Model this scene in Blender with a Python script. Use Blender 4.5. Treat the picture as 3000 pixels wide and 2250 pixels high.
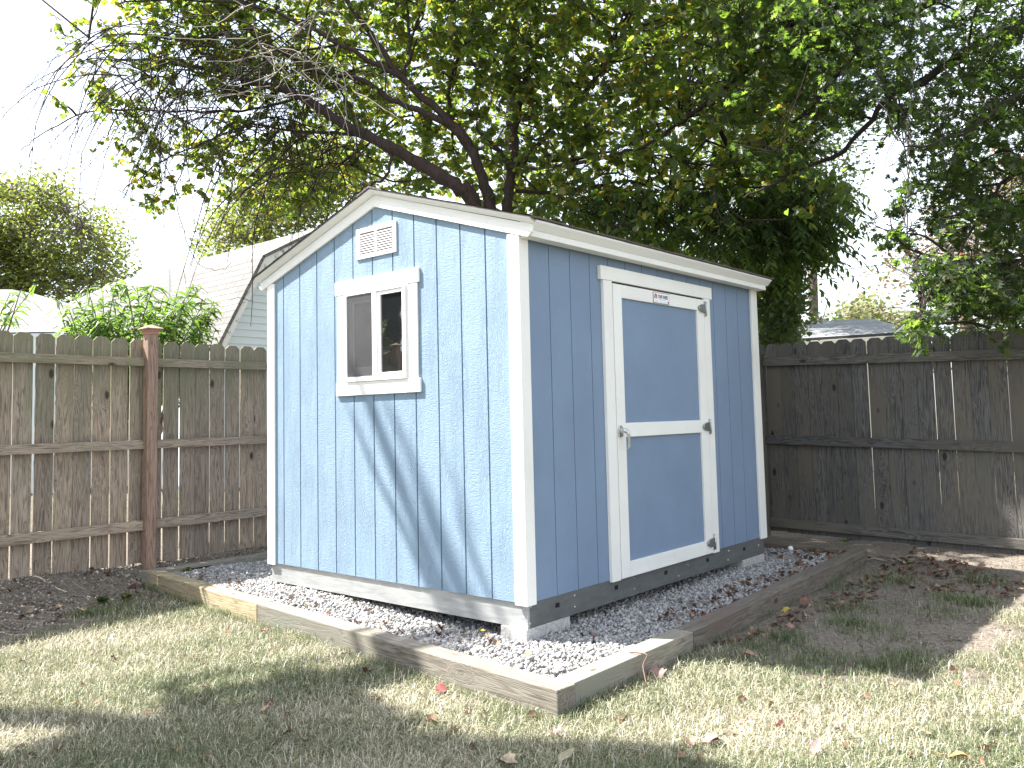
import bpy, math, random
import numpy as np
from mathutils import Vector, Matrix
R = math.radians
rng = np.random.default_rng(11); random.seed(5)
for o in list(bpy.data.objects): bpy.data.objects.remove(o)
scn = bpy.context.scene
COL = scn.collection

# ------------------------------------------------------------------ camera
CAM = np.array([3.038, -3.5746, 1.0204]); YAW, PITCH, ROLL = .70464, .07399, -.02372
F_, PX, PY = 2467.73, 1524.36, 1038.9          # focal length and principal point, in pixels of a 3000 x 2250 picture
fwd = np.array([-math.sin(YAW)*math.cos(PITCH), math.cos(YAW)*math.cos(PITCH), math.sin(PITCH)])
r0 = np.array([math.cos(YAW), math.sin(YAW), 0.]); u0 = np.cross(r0, fwd)
RT = math.cos(ROLL)*r0+math.sin(ROLL)*u0; UP = -math.sin(ROLL)*r0+math.cos(ROLL)*u0
cd = bpy.data.cameras.new('camera'); cam = bpy.data.objects.new('camera', cd); COL.objects.link(cam)
m = Matrix.Identity(4)
for i in range(3):
    m[i][0], m[i][1], m[i][2], m[i][3] = RT[i], UP[i], -fwd[i], CAM[i]
cam.matrix_world = m
cd.sensor_width = 36; cd.lens = F_*36/3000; cd.shift_x = -(PX-1500)/3000; cd.shift_y = (PY-1125)/3000
cd.clip_start = .05; cd.clip_end = 900
scn.camera = cam

# ------------------------------------------------------------------ light
SUN = np.array([-.5522, -.2669, .7899]); SUN /= np.linalg.norm(SUN)
sl = bpy.data.lights.new('sun', 'SUN'); sl.energy = 5.0; sl.angle = R(.55); sl.color = (1, .965, .91)
so = bpy.data.objects.new('sun', sl); COL.objects.link(so)
so.rotation_euler = Vector(SUN).to_track_quat('Z', 'Y').to_euler()
so.location = (-20, -10, 30)
w = bpy.data.worlds.new('World'); scn.world = w; w.use_nodes = True
nt = w.node_tree; bg = nt.nodes['Background']
sky = nt.nodes.new('ShaderNodeTexSky'); sky.sky_type = 'NISHITA'; sky.sun_disc = False
sky.sun_elevation = math.asin(SUN[2]); sky.sun_rotation = math.atan2(SUN[0], SUN[1])
sky.air_density = 1.0; sky.dust_density = 2.5; sky.ozone_density = 1.0
# thin bright cloud veil mixed into the clear sky
tc = nt.nodes.new('ShaderNodeTexCoord'); mp = nt.nodes.new('ShaderNodeMapping'); mp.inputs['Scale'].default_value = (1, 1, 2.2)
nz = nt.nodes.new('ShaderNodeTexNoise'); nz.inputs['Scale'].default_value = 2.2; nz.inputs['Detail'].default_value = 5
cr = nt.nodes.new('ShaderNodeMapRange'); cr.inputs['From Min'].default_value = .35; cr.inputs['From Max'].default_value = .6
cr.inputs['To Min'].default_value = .25; cr.inputs['To Max'].default_value = .55
mx = nt.nodes.new('ShaderNodeMix'); mx.data_type = 'RGBA'; mx.inputs['B'].default_value = (9.3, 9.7, 10.2, 1)
nt.links.new(tc.outputs['Generated'], mp.inputs['Vector']); nt.links.new(mp.outputs[0], nz.inputs['Vector'])
nt.links.new(nz.outputs['Fac'], cr.inputs['Value']); nt.links.new(cr.outputs[0], mx.inputs['Factor'])
nt.links.new(sky.outputs[0], mx.inputs['A']); nt.links.new(mx.outputs['Result'], bg.inputs['Color'])
bg.inputs['Strength'].default_value = .075
vs = scn.view_settings; vs.view_transform = 'Standard'; vs.look = 'None'; vs.exposure = 2.05; vs.gamma = 1; vs.use_curve_mapping = False
scn.render.engine = 'CYCLES'
scn.cycles.max_bounces = 8; scn.cycles.diffuse_bounces = 4; scn.cycles.transmission_bounces = 4; scn.cycles.transparent_max_bounces = 8

# ------------------------------------------------------------------ geometry of the view
def ray(u, v):
    u = np.asarray(u, float); v = np.asarray(v, float)
    return fwd+np.multiply.outer((u-PX)/F_, RT)-np.multiply.outer((v-PY)/F_, UP)
def hit(u, v, axis, val):
    d = ray(u, v); return CAM+d*((val-CAM[axis])/d[axis])
def at(u, v, d):
    return CAM+ray(u, v)*np.asarray(d, float)[..., None]
def proj(P):
    d = np.asarray(P)-CAM; z = d@fwd
    z = np.where(np.abs(z) < 1e-6, 1e-6, z)
    return PX+F_*(d@RT)/z, PY-F_*(d@UP)/z, z
def inpoly(x, y, poly):
    x = np.asarray(x, float); y = np.asarray(y, float); c = np.zeros(x.shape, bool); n = len(poly)
    for i in range(n):
        x1, y1 = poly[i]; x2, y2 = poly[(i+1) % n]
        if y1 == y2: continue
        c ^= ((y1 > y) != (y2 > y)) & (x < (x2-x1)*(y-y1)/(y2-y1)+x1)
    return c
def sst(a, b, x):
    t = np.clip((np.asarray(x, float)-a)/(b-a), 0, 1); return t*t*(3-2*t)
GZ = -.275
def gz(x, y):
    x = np.asarray(x, float); y = np.asarray(y, float)
    z = GZ+.125*sst(-3.75, -4.1, x)*sst(9, 5, y)+.065*sst(3.5, 4.4, y)*sst(-3.6, -3.0, x)
    z = z+.012*np.sin(x*2.3+1)*np.sin(y*1.9+.5)+.006*np.sin(x*6.1)*np.sin(y*5.3+1)
    return z+.03*sst(-3.3, -3.9, x)*sst(.0, -1.0, y)

# ------------------------------------------------------------------ objects
WM = {}
def tag(o, label=None, cat=None, group=None, kind=None):
    if label: o['label'] = label
    if cat: o['category'] = cat
    if group: o['group'] = group
    if kind: o['kind'] = kind
    return o
def link(o, parent=None, M=None):
    COL.objects.link(o); M = M or Matrix.Identity(4)
    if parent is not None:
        o.parent = parent; o.matrix_parent_inverse = WM[parent.name].inverted()
    o.matrix_basis = M; WM[o.name] = M.copy()
    return o
def thing(name, label, cat, loc=(0, 0, 0), group=None):
    o = bpy.data.objects.new(name, None); o.empty_display_size = .1
    link(o, None, Matrix.Translation(Vector([float(a) for a in loc]))); return tag(o, label, cat, group)
class MB:
    def __init__(s): s.v = []; s.f = []
    def add(s, V, Fc):
        n = len(s.v); s.v += [tuple(map(float, p)) for p in V]; s.f += [tuple(i+n for i in f) for f in Fc]; return s
    def box(s, a, b):
        x0, y0, z0 = [min(p, q) for p, q in zip(a, b)]; x1, y1, z1 = [max(p, q) for p, q in zip(a, b)]
        return s.add([(x0, y0, z0), (x1, y0, z0), (x1, y1, z0), (x0, y1, z0), (x0, y0, z1), (x1, y0, z1), (x1, y1, z1), (x0, y1, z1)],
                     [(0, 3, 2, 1), (4, 5, 6, 7), (0, 1, 5, 4), (1, 2, 6, 5), (2, 3, 7, 6), (3, 0, 4, 7)])
    def prism(s, poly, axis, a, b):
        """poly: 2D points in the two other axes (in order), extruded along axis from a to b"""
        n = len(poly)
        def P(p, t):
            q = list(p); q.insert(axis, t); return q
        V = [P(p, a) for p in poly]+[P(p, b) for p in poly]
        return s.add(V, [tuple(range(n))[::-1], tuple(range(n, 2*n))]+[(i, (i+1) % n, n+(i+1) % n, n+i) for i in range(n)])
    def tube(s, pts, rad, k=6, cap=True):
        pts = np.asarray(pts, float); n = len(pts); rad = np.broadcast_to(rad, (n,))
        T = np.gradient(pts, axis=0); T /= np.linalg.norm(T, axis=1)[:, None]+1e-9
        ref = np.array([0, 0, 1.]) if abs(T[0][2]) < .9 else np.array([1., 0, 0])
        A = np.cross(T, ref); A /= np.linalg.norm(A, axis=1)[:, None]+1e-9; B = np.cross(T, A)
        an = np.arange(k)*2*math.pi/k
        V = (pts[:, None]+rad[:, None, None]*(np.cos(an)[None, :, None]*A[:, None]+np.sin(an)[None, :, None]*B[:, None])).reshape(-1, 3)
        Fc = [(i*k+j, i*k+(j+1) % k, (i+1)*k+(j+1) % k, (i+1)*k+j) for i in range(n-1) for j in range(k)]
        if cap: Fc += [tuple(range(k))[::-1], tuple((n-1)*k+j for j in range(k))]
        return s.add(V, Fc)
    def build(s, name, mat, parent=None, smooth=False, bevel=0, M=None):
        me = bpy.data.meshes.new(name); me.from_pydata(s.v, [], s.f); me.update()
        me.materials.append(mat)
        if smooth: me.polygons.foreach_set('use_smooth', [True]*len(me.polygons))
        o = link(bpy.data.objects.new(name, me), parent, M)
        if bevel:
            b = o.modifiers.new('bevel', 'BEVEL'); b.width = bevel; b.segments = 2; b.limit_method = 'ANGLE'
        return o
def board(name, a, b, side, ws, wu, mat, parent=None, bevel=.003):
    """box from a to b; ws = (lo, hi) along side, wu = (lo, hi) along the third axis; length runs on local Z"""
    a = Vector(a); b = Vector(b); z = (b-a).normalized(); x = Vector(side); x = (x-z*x.dot(z)).normalized(); y = z.cross(x)
    M = Matrix(((x.x, y.x, z.x, a.x), (x.y, y.y, z.y, a.y), (x.z, y.z, z.z, a.z), (0, 0, 0, 1)))
    return MB().box((ws[0], wu[0], 0), (ws[1], wu[1], (b-a).length)).build(name, mat, parent, bevel=bevel, M=M)
def npmesh(name, V, polys_verts, mat, parent=None, smooth=False, attr=None):
    """V (n,3); polys_verts: list of 2-D index arrays, one per polygon size"""
    me = bpy.data.meshes.new(name); V = np.ascontiguousarray(V, np.float32)
    me.vertices.add(len(V)); me.vertices.foreach_set('co', V.ravel())
    loops = np.concatenate([p.ravel() for p in polys_verts]).astype(np.int32)
    tot = np.concatenate([np.full(len(p), p.shape[1], np.int32) for p in polys_verts])
    st = np.concatenate([[0], np.cumsum(tot)[:-1]]).astype(np.int32)
    me.loops.add(len(loops)); me.loops.foreach_set('vertex_index', loops)
    me.polygons.add(len(tot)); me.polygons.foreach_set('loop_start', st); me.polygons.foreach_set('loop_total', tot)
    if smooth: me.polygons.foreach_set('use_smooth', np.ones(len(tot), bool))
    if attr is not None:
        for k, val in attr.items():
            a = me.attributes.new(k, 'FLOAT', 'POINT'); a.data.foreach_set('value', np.ascontiguousarray(val, np.float32))
    me.materials.append(mat); me.update(); me.validate()
    return link(bpy.data.objects.new(name, me), parent)

# ------------------------------------------------------------------ materials
def mat(name, col=(.5, .5, .5), rough=.7, **kw):
    m = bpy.data.materials.new(name); m.use_nodes = True; p = m.node_tree.nodes['Principled BSDF']
    p.inputs['Base Color'].default_value = (*col, 1); p.inputs['Roughness'].default_value = rough
    for k, v in kw.items(): p.inputs[k.replace('_', ' ')].default_value = v
    return m
class N:
    def __init__(s, m): s.t = m.node_tree; s.p = s.t.nodes['Principled BSDF']; s.m = m
    def n(s, typ, **kw):
        nd = s.t.nodes.new('ShaderNode'+typ)
        for k, v in kw.items():
            if hasattr(nd, k) and k not in ('Scale',): setattr(nd, k, v)
            else: nd.inputs[k.replace('_', ' ')].default_value = v
        return nd
    def l(s, a, b): s.t.links.new(a, b)
    def coord(s, scale=(1, 1, 1), which='Object', rnd=True):
        t = s.n('TexCoord'); mp = s.n('Mapping'); mp.inputs['Scale'].default_value = scale
        s.l(t.outputs[which], mp.inputs['Vector'])
        if rnd:
            oi = s.n('ObjectInfo'); vm = s.n('VectorMath', operation='SCALE'); vm.inputs[0].default_value = (37, 53, 71)
            s.l(oi.outputs['Random'], vm.inputs['Scale']); s.l(vm.outputs[0], mp.inputs['Location'])
        return mp.outputs[0]
    def noise(s, vec, scale, detail=4, rough=.5, dist=0):
        nd = s.n('TexNoise'); nd.inputs['Scale'].default_value = scale; nd.inputs['Detail'].default_value = detail
        nd.inputs['Roughness'].default_value = rough; nd.inputs['Distortion'].default_value = dist
        if vec is not None: s.l(vec, nd.inputs['Vector'])
        return nd.outputs['Fac']
    def ramp(s, fac, stops):
        nd = s.n('ValToRGB'); e = nd.color_ramp.elements
        while len(e) < len(stops): e.new(.5)
        for i, (p, c) in enumerate(stops):
            e[i].position = p; e[i].color = (*c, 1) if len(c) == 3 else c
        s.l(fac, nd.inputs[0]); return nd.outputs[0]
    def math(s, op, a, b=None, c=None):
        nd = s.n('Math', operation=op)
        for i, x in enumerate((a, b, c)):
            if x is None: continue
            if isinstance(x, (int, float)): nd.inputs[i].default_value = x
            else: s.l(x, nd.inputs[i])
        return nd.outputs[0]
    def mix(s, fac, a, b, typ='MIX'):
        nd = s.n('Mix', data_type='RGBA', blend_type=typ)
        for k, x in (('Factor', fac), ('A', a), ('B', b)):
            if isinstance(x, (int, float)): nd.inputs[k].default_value = x
            elif isinstance(x, tuple): nd.inputs[k].default_value = (*x, 1)
            else: s.l(x, nd.inputs[k])
        return nd.outputs['Result']
    def bump(s, h, strength=.5, dist=.01):
        nd = s.n('Bump'); nd.inputs['Strength'].default_value = strength; nd.inputs['Distance'].default_value = dist
        s.l(h, nd.inputs['Height']); s.l(nd.outputs[0], s.p.inputs['Normal'])
    def col(s, c): s.l(c, s.p.inputs['Base Color'])
    def island(s): return s.n('NewGeometry').outputs['Random Per Island']
    def sep(s, v):
        nd = s.n('SeparateXYZ'); s.l(v, nd.inputs[0]); return nd.outputs

def embossed(name, c, var=.1, strength=.6, dist=.004, dirt=0.0):
    """factory embossed cedar-grain siding under satin paint; grain runs on local Z"""
    m = mat(name, c, .62); n = N(m); v = n.coord((1, 1, 1)); n.p.inputs['Specular IOR Level'].default_value = .3
    g = n.coord((34, 34, 5.5)); a = n.noise(g, 1.6, 3, .55, 1.2)
    lines = n.math('SINE', n.math('MULTIPLY', a, 42.0))
    rip = n.noise(n.coord((26, 26, 90)), 1.2, 3, .6, 1.0)
    msk = n.ramp(n.noise(n.coord((5, 5, 1.1)), 1.5, 2), [(.42, (0, 0, 0)), (.56, (1, 1, 1))])
    h = n.mix(msk, n.math('MULTIPLY', lines, .35), n.math('MULTIPLY', rip, 1.6))
    fine = n.noise(n.coord((120, 120, 30)), 1.5, 2)
    n.bump(n.math('ADD', h, n.math('MULTIPLY', fine, .5)), strength, dist)
    t = n.noise(v, 3.0, 5, .6)
    lo = tuple(x*(1-var) for x in c); hi = tuple(min(1, x*(1+var)) for x in c)
    cc = n.ramp(t, [(.3, lo), (.7, hi)])
    if dirt:
        d = n.ramp(n.noise(n.coord((30, 30, 30)), 2.0, 4, .7), [(.66, (0, 0, 0)), (.74, (1, 1, 1))])
        cc = n.mix(n.math('MULTIPLY', d, dirt), cc, (.25, .2, .16))
    n.col(cc); return m
BLUE = embossed('blue_paint_lit', (.215, .30, .39), .07, .55, .004)  # shed's one blue paint, colour lightened for the sunlit gable
BLUED = embossed('blue_paint_shaded', (.185, .252, .355), .05, .35, .003)  # same blue paint, colour darkened for the shaded door wall
WHITE = embossed('white_trim_paint', (.80, .79, .75), .04, .4, .003, .35)
WHITES = mat('white_vinyl', (.82, .82, .80), .35)
def wood(name, c1, c2, c3, knot=(.05, .035, .025), green=None, rough=.85, gs=1.0, blot=None, bs=.45):
    """weathered wood, grain on local Z. c1 light, c2 mid, c3 dark lines"""
    m = mat(name, c2, rough); n = N(m); v = n.coord((1, 1, 1)); s = n.sep(v)
    kv = n.n('TexVoronoi'); kv.feature = 'F1'; kv.inputs['Scale'].default_value = 1.0
    n.l(n.coord((5.5, 5.5, 2.7)), kv.inputs['Vector'])
    kd = kv.outputs['Distance']; near = n.ramp(kd, [(.0, (1, 1, 1)), (.33, (0, 0, 0))])
    gx = n.coord((26*gs, 26*gs, 1.5*gs))
    gm = n.n('VectorMath', operation='ADD'); n.l(gx, gm.inputs[0])
    n.l(n.mix(near, (0, 0, 0), (2.2, 2.2, 0)), gm.inputs[1])
    a = n.noise(gm.outputs[0], 1.0, 4, .55, .8)
    rings = n.math('MULTIPLY_ADD', n.math('SINE', n.math('MULTIPLY', a, 55.0)), .5, .5)
    fine = n.noise(n.coord((160, 160, 7)), 1.0, 3, .6)
    f = n.math('MULTIPLY_ADD', rings, .36, n.math('MULTIPLY', fine, .64))
    cc = n.ramp(f, [(.22, c3), (.40, c2), (.68, c1)])
    big = n.noise(n.coord((3, 3, .8)), 1.3, 4, .6)
    if blot: cc = n.mix(n.ramp(big, [(.45, (0, 0, 0)), (.62, (1, 1, 1))]), cc, blot)
    oi = n.n('ObjectInfo'); cc = n.mix(.85, cc, n.ramp(n.math('FRACT', n.math('MULTIPLY', oi.outputs['Random'], 7.3)), [(0, (.62, .62, .62)), (.5, (.98, .92, .86)), (1, (.80, .83, .85))]), 'MULTIPLY')
    cc = n.mix(.35, cc, n.ramp(big, [(.3, (.55, .55, .55)), (.7, (1, 1, 1))]), 'MULTIPLY')
    if green:
        wz = n.sep(n.n('NewGeometry').outputs['Position'])[2]
        gf = n.math('ADD', n.math('MULTIPLY', n.noise(n.coord((9, 9, 1.2)), 1.2, 3), 1.3), n.math('MULTIPLY', wz, .55))
        cc = n.mix(n.ramp(n.math('MULTIPLY', gf, .5), [(.56, (0, 0, 0)), (.84, (.7, .7, .7))]), cc, green)
    ks = n.ramp(kd, [(.07, (1, 1, 1)), (.13, (0, 0, 0))])
    cc = n.mix(ks, cc, knot); n.col(cc)
    n.bump(n.math('ADD', f, n.math('MULTIPLY', near, .3)), bs, .004); return m
FWL = wood('left_fence_wood', (.46, .37, .285), (.32, .25, .188), (.12, .085, .062), green=(.15, .155, .085))
FWP = wood('fence_post_wood', (.50, .34, .25), (.38, .24, .17), (.18, .10, .07), gs=.8)
FWR = wood('right_fence_wood', (.165, .16, .152), (.092, .089, .085), (.028, .027, .027), knot=(.018, .017, .015), blot=(.13, .12, .10))
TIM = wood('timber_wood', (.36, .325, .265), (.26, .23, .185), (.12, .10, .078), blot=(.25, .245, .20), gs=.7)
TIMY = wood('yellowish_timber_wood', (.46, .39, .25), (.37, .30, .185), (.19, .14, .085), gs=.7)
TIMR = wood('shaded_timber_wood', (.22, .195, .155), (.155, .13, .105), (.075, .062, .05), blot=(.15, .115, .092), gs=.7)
STEEL = mat('galvanised_steel', (.42, .43, .43), .42, Metallic=.35)
n = N(STEEL); t = n.noise(n.coord((4, 4, 30)), 1.5, 5, .65); n.col(n.ramp(t, [(.3, (.34, .35, .35)), (.7, (.52, .53, .52))])); n.bump(t, .1, .01)
SKIRT = mat('grey_steel_skirt', (.10, .105, .10), .5, Metallic=.2)
n = N(SKIRT); t = n.noise(n.coord((6, 6, 20)), 2, 5, .6); n.col(n.ramp(t, [(.3, (.105, .112, .11)), (.7, (.155, .16, .155))]))
BRIGHT = mat('bright_zinc', (.55, .56, .55), .3, Metallic=.85)
HINGE = mat('dull_zinc', (.30, .33, .32), .38, Metallic=.8)
BLACK = mat('black_hole', (.006, .006, .006), .9)
DARKGAP = mat('dark_gap', (.05, .02, .018), .9)
CONC = mat('concrete_block', (.46, .44, .42), .95); n = N(CONC)
t = n.noise(n.coord((1, 1, 1)), 60, 5, .7); n.col(n.ramp(t, [(.35, (.30, .29, .28)), (.65, (.56, .54, .52))])); n.bump(t, .6, .006)
GLASS = mat('window_glass', (.012, .014, .015), .02, IOR=2.4)
n = N(GLASS); n.bump(n.noise(n.coord((1, 1, 1)), 5, 1), .08, .02)
SCREEN = mat('insect_screen', (.07, .07, .075), .6)
n = N(SCREEN); tr = n.n('BsdfTransparent'); ms = n.n('MixShader'); ms.inputs[0].default_value = .5
out = SCREEN.node_tree.nodes['Material Output']; n.l(tr.outputs[0], ms.inputs[1]); n.l(n.p.outputs[0], ms.inputs[2]); n.l(ms.outputs[0], out.inputs[0])
def shingles(name, c1, c2, sx=1.0, lines=True):
    m = mat(name, c1, .95); n = N(m); b = n.n('TexBrick'); b.offset = .5
    b.inputs['Scale'].default_value = 1; b.inputs['Brick Width'].default_value = .33*sx; b.inputs['Row Height'].default_value = .142*sx
    b.inputs['Mortar Size'].default_value = .007; b.inputs['Mortar Smooth'].default_value = .3
    b.inputs['Color1'].default_value = (*c1, 1); b.inputs['Color2'].default_value = (*c2, 1); b.inputs['Mortar'].default_value = (*[x*.35 for x in c1], 1)
    n.l(n.n('UVMap').outputs[0], b.inputs['Vector'])
    t = n.noise(n.coord((1, 1, 1)), 30, 5, .7)
    n.col(n.mix(.5, b.outputs['Color'], n.ramp(t, [(.3, (.6, .6, .6)), (.7, (1.15, 1.15, 1.15))]), 'MULTIPLY'))
    n.bump(t, .3, .01); return m
SHT = shingles('tan_shingles', (.15, .142, .137), (.21, .20, .192))
SHG = shingles('grey_shingles', (.16, .17, .18), (.23, .24, .25))
SHL = shingles('pale_shingles', (.22, .21, .21), (.30, .29, .285))
SHB = mat('brown_shingles', (.10, .08, .075), .95); n = N(SHB); t = n.noise(n.coord((1, 1, 1)), 45, 4, .7)
n.col(n.ramp(t, [(.35, (.05, .04, .04)), (.65, (.17, .14, .135))])); n.bump(t, .6, .01)
FARW = mat('white_lap_siding', (.62, .69, .73), .6)
FARB = mat('peeling_white_trim', (.70, .70, .69), .8); n = N(FARB); t = n.noise(n.coord((1, 1, 1)), 5, 5, .7)
n.col(n.ramp(t, [(.52, (.74, .74, .73)), (.62, (.30, .28, .27))]))
CREAM = mat('cream_fascia', (.78, .74, .66), .6)
def leafmat(name, cols, trans, tfac=.45, rough=.5, spec=.5):
    m = mat(name, cols[0], rough); n = N(m); i = n.island()
    k = len(cols); st = [((j+.0)/k, c) for j, c in enumerate(cols)]
    nd = n.n('ValToRGB'); nd.color_ramp.interpolation = 'CONSTANT'; e = nd.color_ramp.elements
    while len(e) < k: e.new(.5)
    for j, (p, c) in enumerate(st): e[j].position = p; e[j].color = (*c, 1)
    n.l(i, nd.inputs[0]); n.col(nd.outputs[0]); n.p.inputs['Specular IOR Level'].default_value = spec
    tl = n.n('BsdfTranslucent'); nd2 = n.n('ValToRGB'); nd2.color_ramp.interpolation = 'CONSTANT'; e = nd2.color_ramp.elements
    k2 = len(trans)
    while len(e) < k2: e.new(.5)
    for j, c in enumerate(trans): e[j].position = j/k2; e[j].color = (*c, 1)
    n.l(i, nd2.inputs[0]); n.l(nd2.outputs[0], tl.inputs['Color'])
    ms = n.n('MixShader'); ms.inputs[0].default_value = tfac
    n.l(n.p.outputs[0], ms.inputs[1]); n.l(tl.outputs[0], ms.inputs[2]); n.l(ms.outputs[0], m.node_tree.nodes['Material Output'].inputs[0]); return m
G = [(.016, .030, .011), (.023, .040, .014), (.011, .024, .010), (.030, .049, .016), (.018, .035, .015), (.038, .054, .017)]
LRED = leafmat('redbud_leaf', G+[(.03, .05, .02), (.11, .10, .02)], [(.33, .48, .04), (.26, .42, .04), (.40, .53, .05), (.48, .56, .06), (.22, .36, .04), (.36, .50, .05), (.30, .45, .05), (.62, .52, .05)], .46)
LOAK = leafmat('oak_leaf', [(.024, .038, .011), (.018, .030, .010), (.032, .048, .013), (.038, .056, .014), (.020, .031, .011)], [(.12, .22, .035), (.22, .37, .04), (.09, .17, .03), (.30, .46, .055), (.14, .24, .035)], spec=.6)
LPIN = leafmat('pinnate_leaf', [(.021, .036, .013), (.017, .029, .012), (.030, .047, .014)], [(.14, .27, .035), (.20, .36, .04), (.28, .44, .05)], spec=.5)
LPEA = leafmat('peach_leaf', [(.06, .12, .025), (.085, .15, .028), (.045, .095, .03), (.11, .17, .03), (.06, .12, .04)], [(.19, .34, .035), (.24, .40, .04), (.15, .29, .035)], spec=.5)
LFAR = leafmat('far_leaf', [(.095, .12, .028), (.13, .14, .03), (.07, .095, .028), (.155, .145, .034), (.06, .08, .026)], [(.28, .34, .05), (.34, .38, .055), (.2, .27, .045)])
LFAG = leafmat('far_green_leaf', [(.06, .09, .035), (.08, .11, .045), (.05, .075, .035), (.09, .12, .045)], [(.2, .30, .07), (.24, .34, .08), (.16, .25, .07)])
LFAY = leafmat('autumn_leaf', [(.15, .17, .07), (.13, .16, .06), (.11, .15, .06), (.20, .16, .09), (.14, .17, .08)], [(.32, .36, .12), (.28, .34, .11), (.36, .32, .14)])
LFRD = leafmat('reddish_leaf', [(.10, .10, .05), (.15, .08, .05), (.08, .09, .045), (.20, .09, .06), (.09, .11, .05)], [(.22, .24, .08), (.3, .14, .07), (.2, .22, .07)])
LSHR = leafmat('shrub_leaf', [(.16, .2, .08), (.2, .24, .1), (.13, .18, .07)], [(.3, .4, .12), (.36, .44, .14)])
BARK = mat('redbud_bark', (.04, .03, .026), .95); n = N(BARK); t = n.noise(n.coord((14, 14, 3)), 3, 5, .7)
n.col(n.ramp(t, [(.3, (.018, .012, .010)), (.7, (.065, .044, .036))])); n.bump(t, .7, .02)
BARKG = mat('grey_twig_bark', (.16, .13, .12), .9)
BARKD = mat('dark_bark', (.024, .016, .012), .95)

# ------------------------------------------------------------------ ground
DIRT_R = [(2140, 1960), (2030, 1990), (2200, 1960), (2330, 1915), (2480, 1950), (2640, 1930), (2760, 1830), (2660, 1760), (2640, 1690), (2800, 1650), (3300, 1640), (3300, 1560), (2300, 1500), (2500, 1660)]
DIRT_L = [(-500, 2010), (0, 1860), (160, 1810), (300, 1760), (420, 1750), (440, 1600), (-500, 1650)]
def dirtmask(x, y):
    """1 = bare soil, 0 = lawn"""
    x = np.asarray(x, float); y = np.asarray(y, float)
    wob = .10*np.sin(x*4.1+y*2.3)+.08*np.sin(x*7.7-y*6.1+1)+.05*np.sin(x*15+y*13)
    right = sst(.35, .75, y+wob)*sst(2.15, 1.75, x+wob*1.5-.10*(y-2))*(x > .5)
    far = sst(2.6, 3.1, y+wob)*(x > .5)
    left = sst(-3.05, -3.45, x+.45*np.clip(y+.6, -3, 1.0)+wob*1.2)
    back = (y > .9)*(x < .6)*1.0
    return np.clip(np.maximum.reduce([right, far, left, back]), 0, 1)
def lines(fine, far): return np.concatenate([-np.array(far)[::-1], fine, np.array(far)])
gx = np.concatenate([[-350, -120, -50, -25, -14, -10], np.arange(-7, 5.01, .08), [7, 10, 16, 30, 80, 350]])
gy = np.concatenate([[-350, -100, -40, -15, -8], np.arange(-4.5, 6.01, .08), [8, 11, 16, 30, 80, 350]])
X, Y = np.meshgrid(gx, gy, indexing='ij'); Z = gz(X, Y); nx, ny = X.shape
d_ = dirtmask(X, Y)*((X > -7) & (X < 5) & (Y > -4.5) & (Y < 6))
Z = Z+rng.normal(0, .004, X.shape)*(.3+d_)
ii = (np.arange(nx-1)[:, None]*ny+np.arange(ny-1)[None]).ravel()
GRD = mat('ground', (.3, .25, .17), .95); n = N(GRD); v = n.coord((1, 1, 1), rnd=False)
at_ = n.n('Attribute'); at_.attribute_name = 'dirt'
f1 = n.noise(v, 45, 6, .75); f2 = n.noise(v, 2.4, 4, .6); f3 = n.noise(v, 160, 3, .7)
lawn = n.mix(n.ramp(f2, [(.42, (0, 0, 0)), (.6, (1, 1, 1))]), n.ramp(f1, [(.35, (.05, .045, .03)), (.7, (.26, .225, .155))]), n.ramp(f1, [(.35, (.03, .036, .018)), (.7, (.15, .155, .085))]))
soil = n.mix(.5, n.ramp(f1, [(.32, (.09, .074, .056)), (.68, (.34, .29, .235))]), n.ramp(f3, [(.4, (.55, .55, .55)), (.6, (1.3, 1.3, 1.3))]), 'MULTIPLY')
n.col(n.mix(at_.outputs['Fac'], lawn, soil)); n.bump(n.math('ADD', f1, f3), .8, .02)
ground = npmesh('ground', np.stack([X.ravel(), Y.ravel(), Z.ravel()], 1), [np.stack([ii, ii+ny, ii+ny+1, ii+1], 1)], GRD, attr={'dirt': d_.ravel()})
tag(ground, kind='structure')

# ------------------------------------------------------------------ shed
W_, L_ = 2.457, 3.027; CX = -W_/2
shed = thing('garden_shed', 'small blue garden shed with white trim, gable roof and single door, standing on gravel', 'shed', (CX, L_/2, -.2))
SL = .312
def Bz(x): return 2.429-SL*abs(x-CX)          # lower edge of the rake board
gro = [-W_+.1737+.2032*i for i in range(12)]; edges = [-W_]+gro+[0]
b = MB(); gw = .0055
for i in range(len(edges)-1):
    a0 = edges[i]+(gw if i else 0); a1 = edges[i+1]-(gw if i < len(edges)-2 else 0)
    pts = [(a0, 0), (a1, 0), (a1, Bz(a1)+.06)]
    if a0 < CX < a1: pts.append((CX, Bz(CX)+.06))
    pts.append((a0, Bz(a0)+.06)); b.prism(pts, 1, 0, .0105)
b.prism([(-W_, 0), (0, 0), (0, Bz(0)+.06), (CX, Bz(CX)+.06), (-W_, Bz(0)+.06)], 1, .0095, .05)
o = b.build('gable_wall', BLUE, shed)
b = MB(); gd = [.2756+.2032*i for i in range(13)]; ed = [.05]+[.0724]+gd+[2.9172, L_]
for i in range(len(ed)-1):
    b.box((-.0075, ed[i]+.003*(i > 0), 0), (0, ed[i+1]-.003, 2.07))
b.box((-.05, .05, 0), (-.0065, L_, 2.07))
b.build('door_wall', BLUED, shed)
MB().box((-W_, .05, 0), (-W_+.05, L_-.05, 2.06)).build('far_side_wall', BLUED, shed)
MB().prism([(-W_, 0), (0, 0), (0, Bz(0)+.06), (CX, Bz(CX)+.06), (-W_, Bz(0)+.06)], 1, L_-.05, L_-.0005).build('rear_wall', BLUED, shed)
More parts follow.
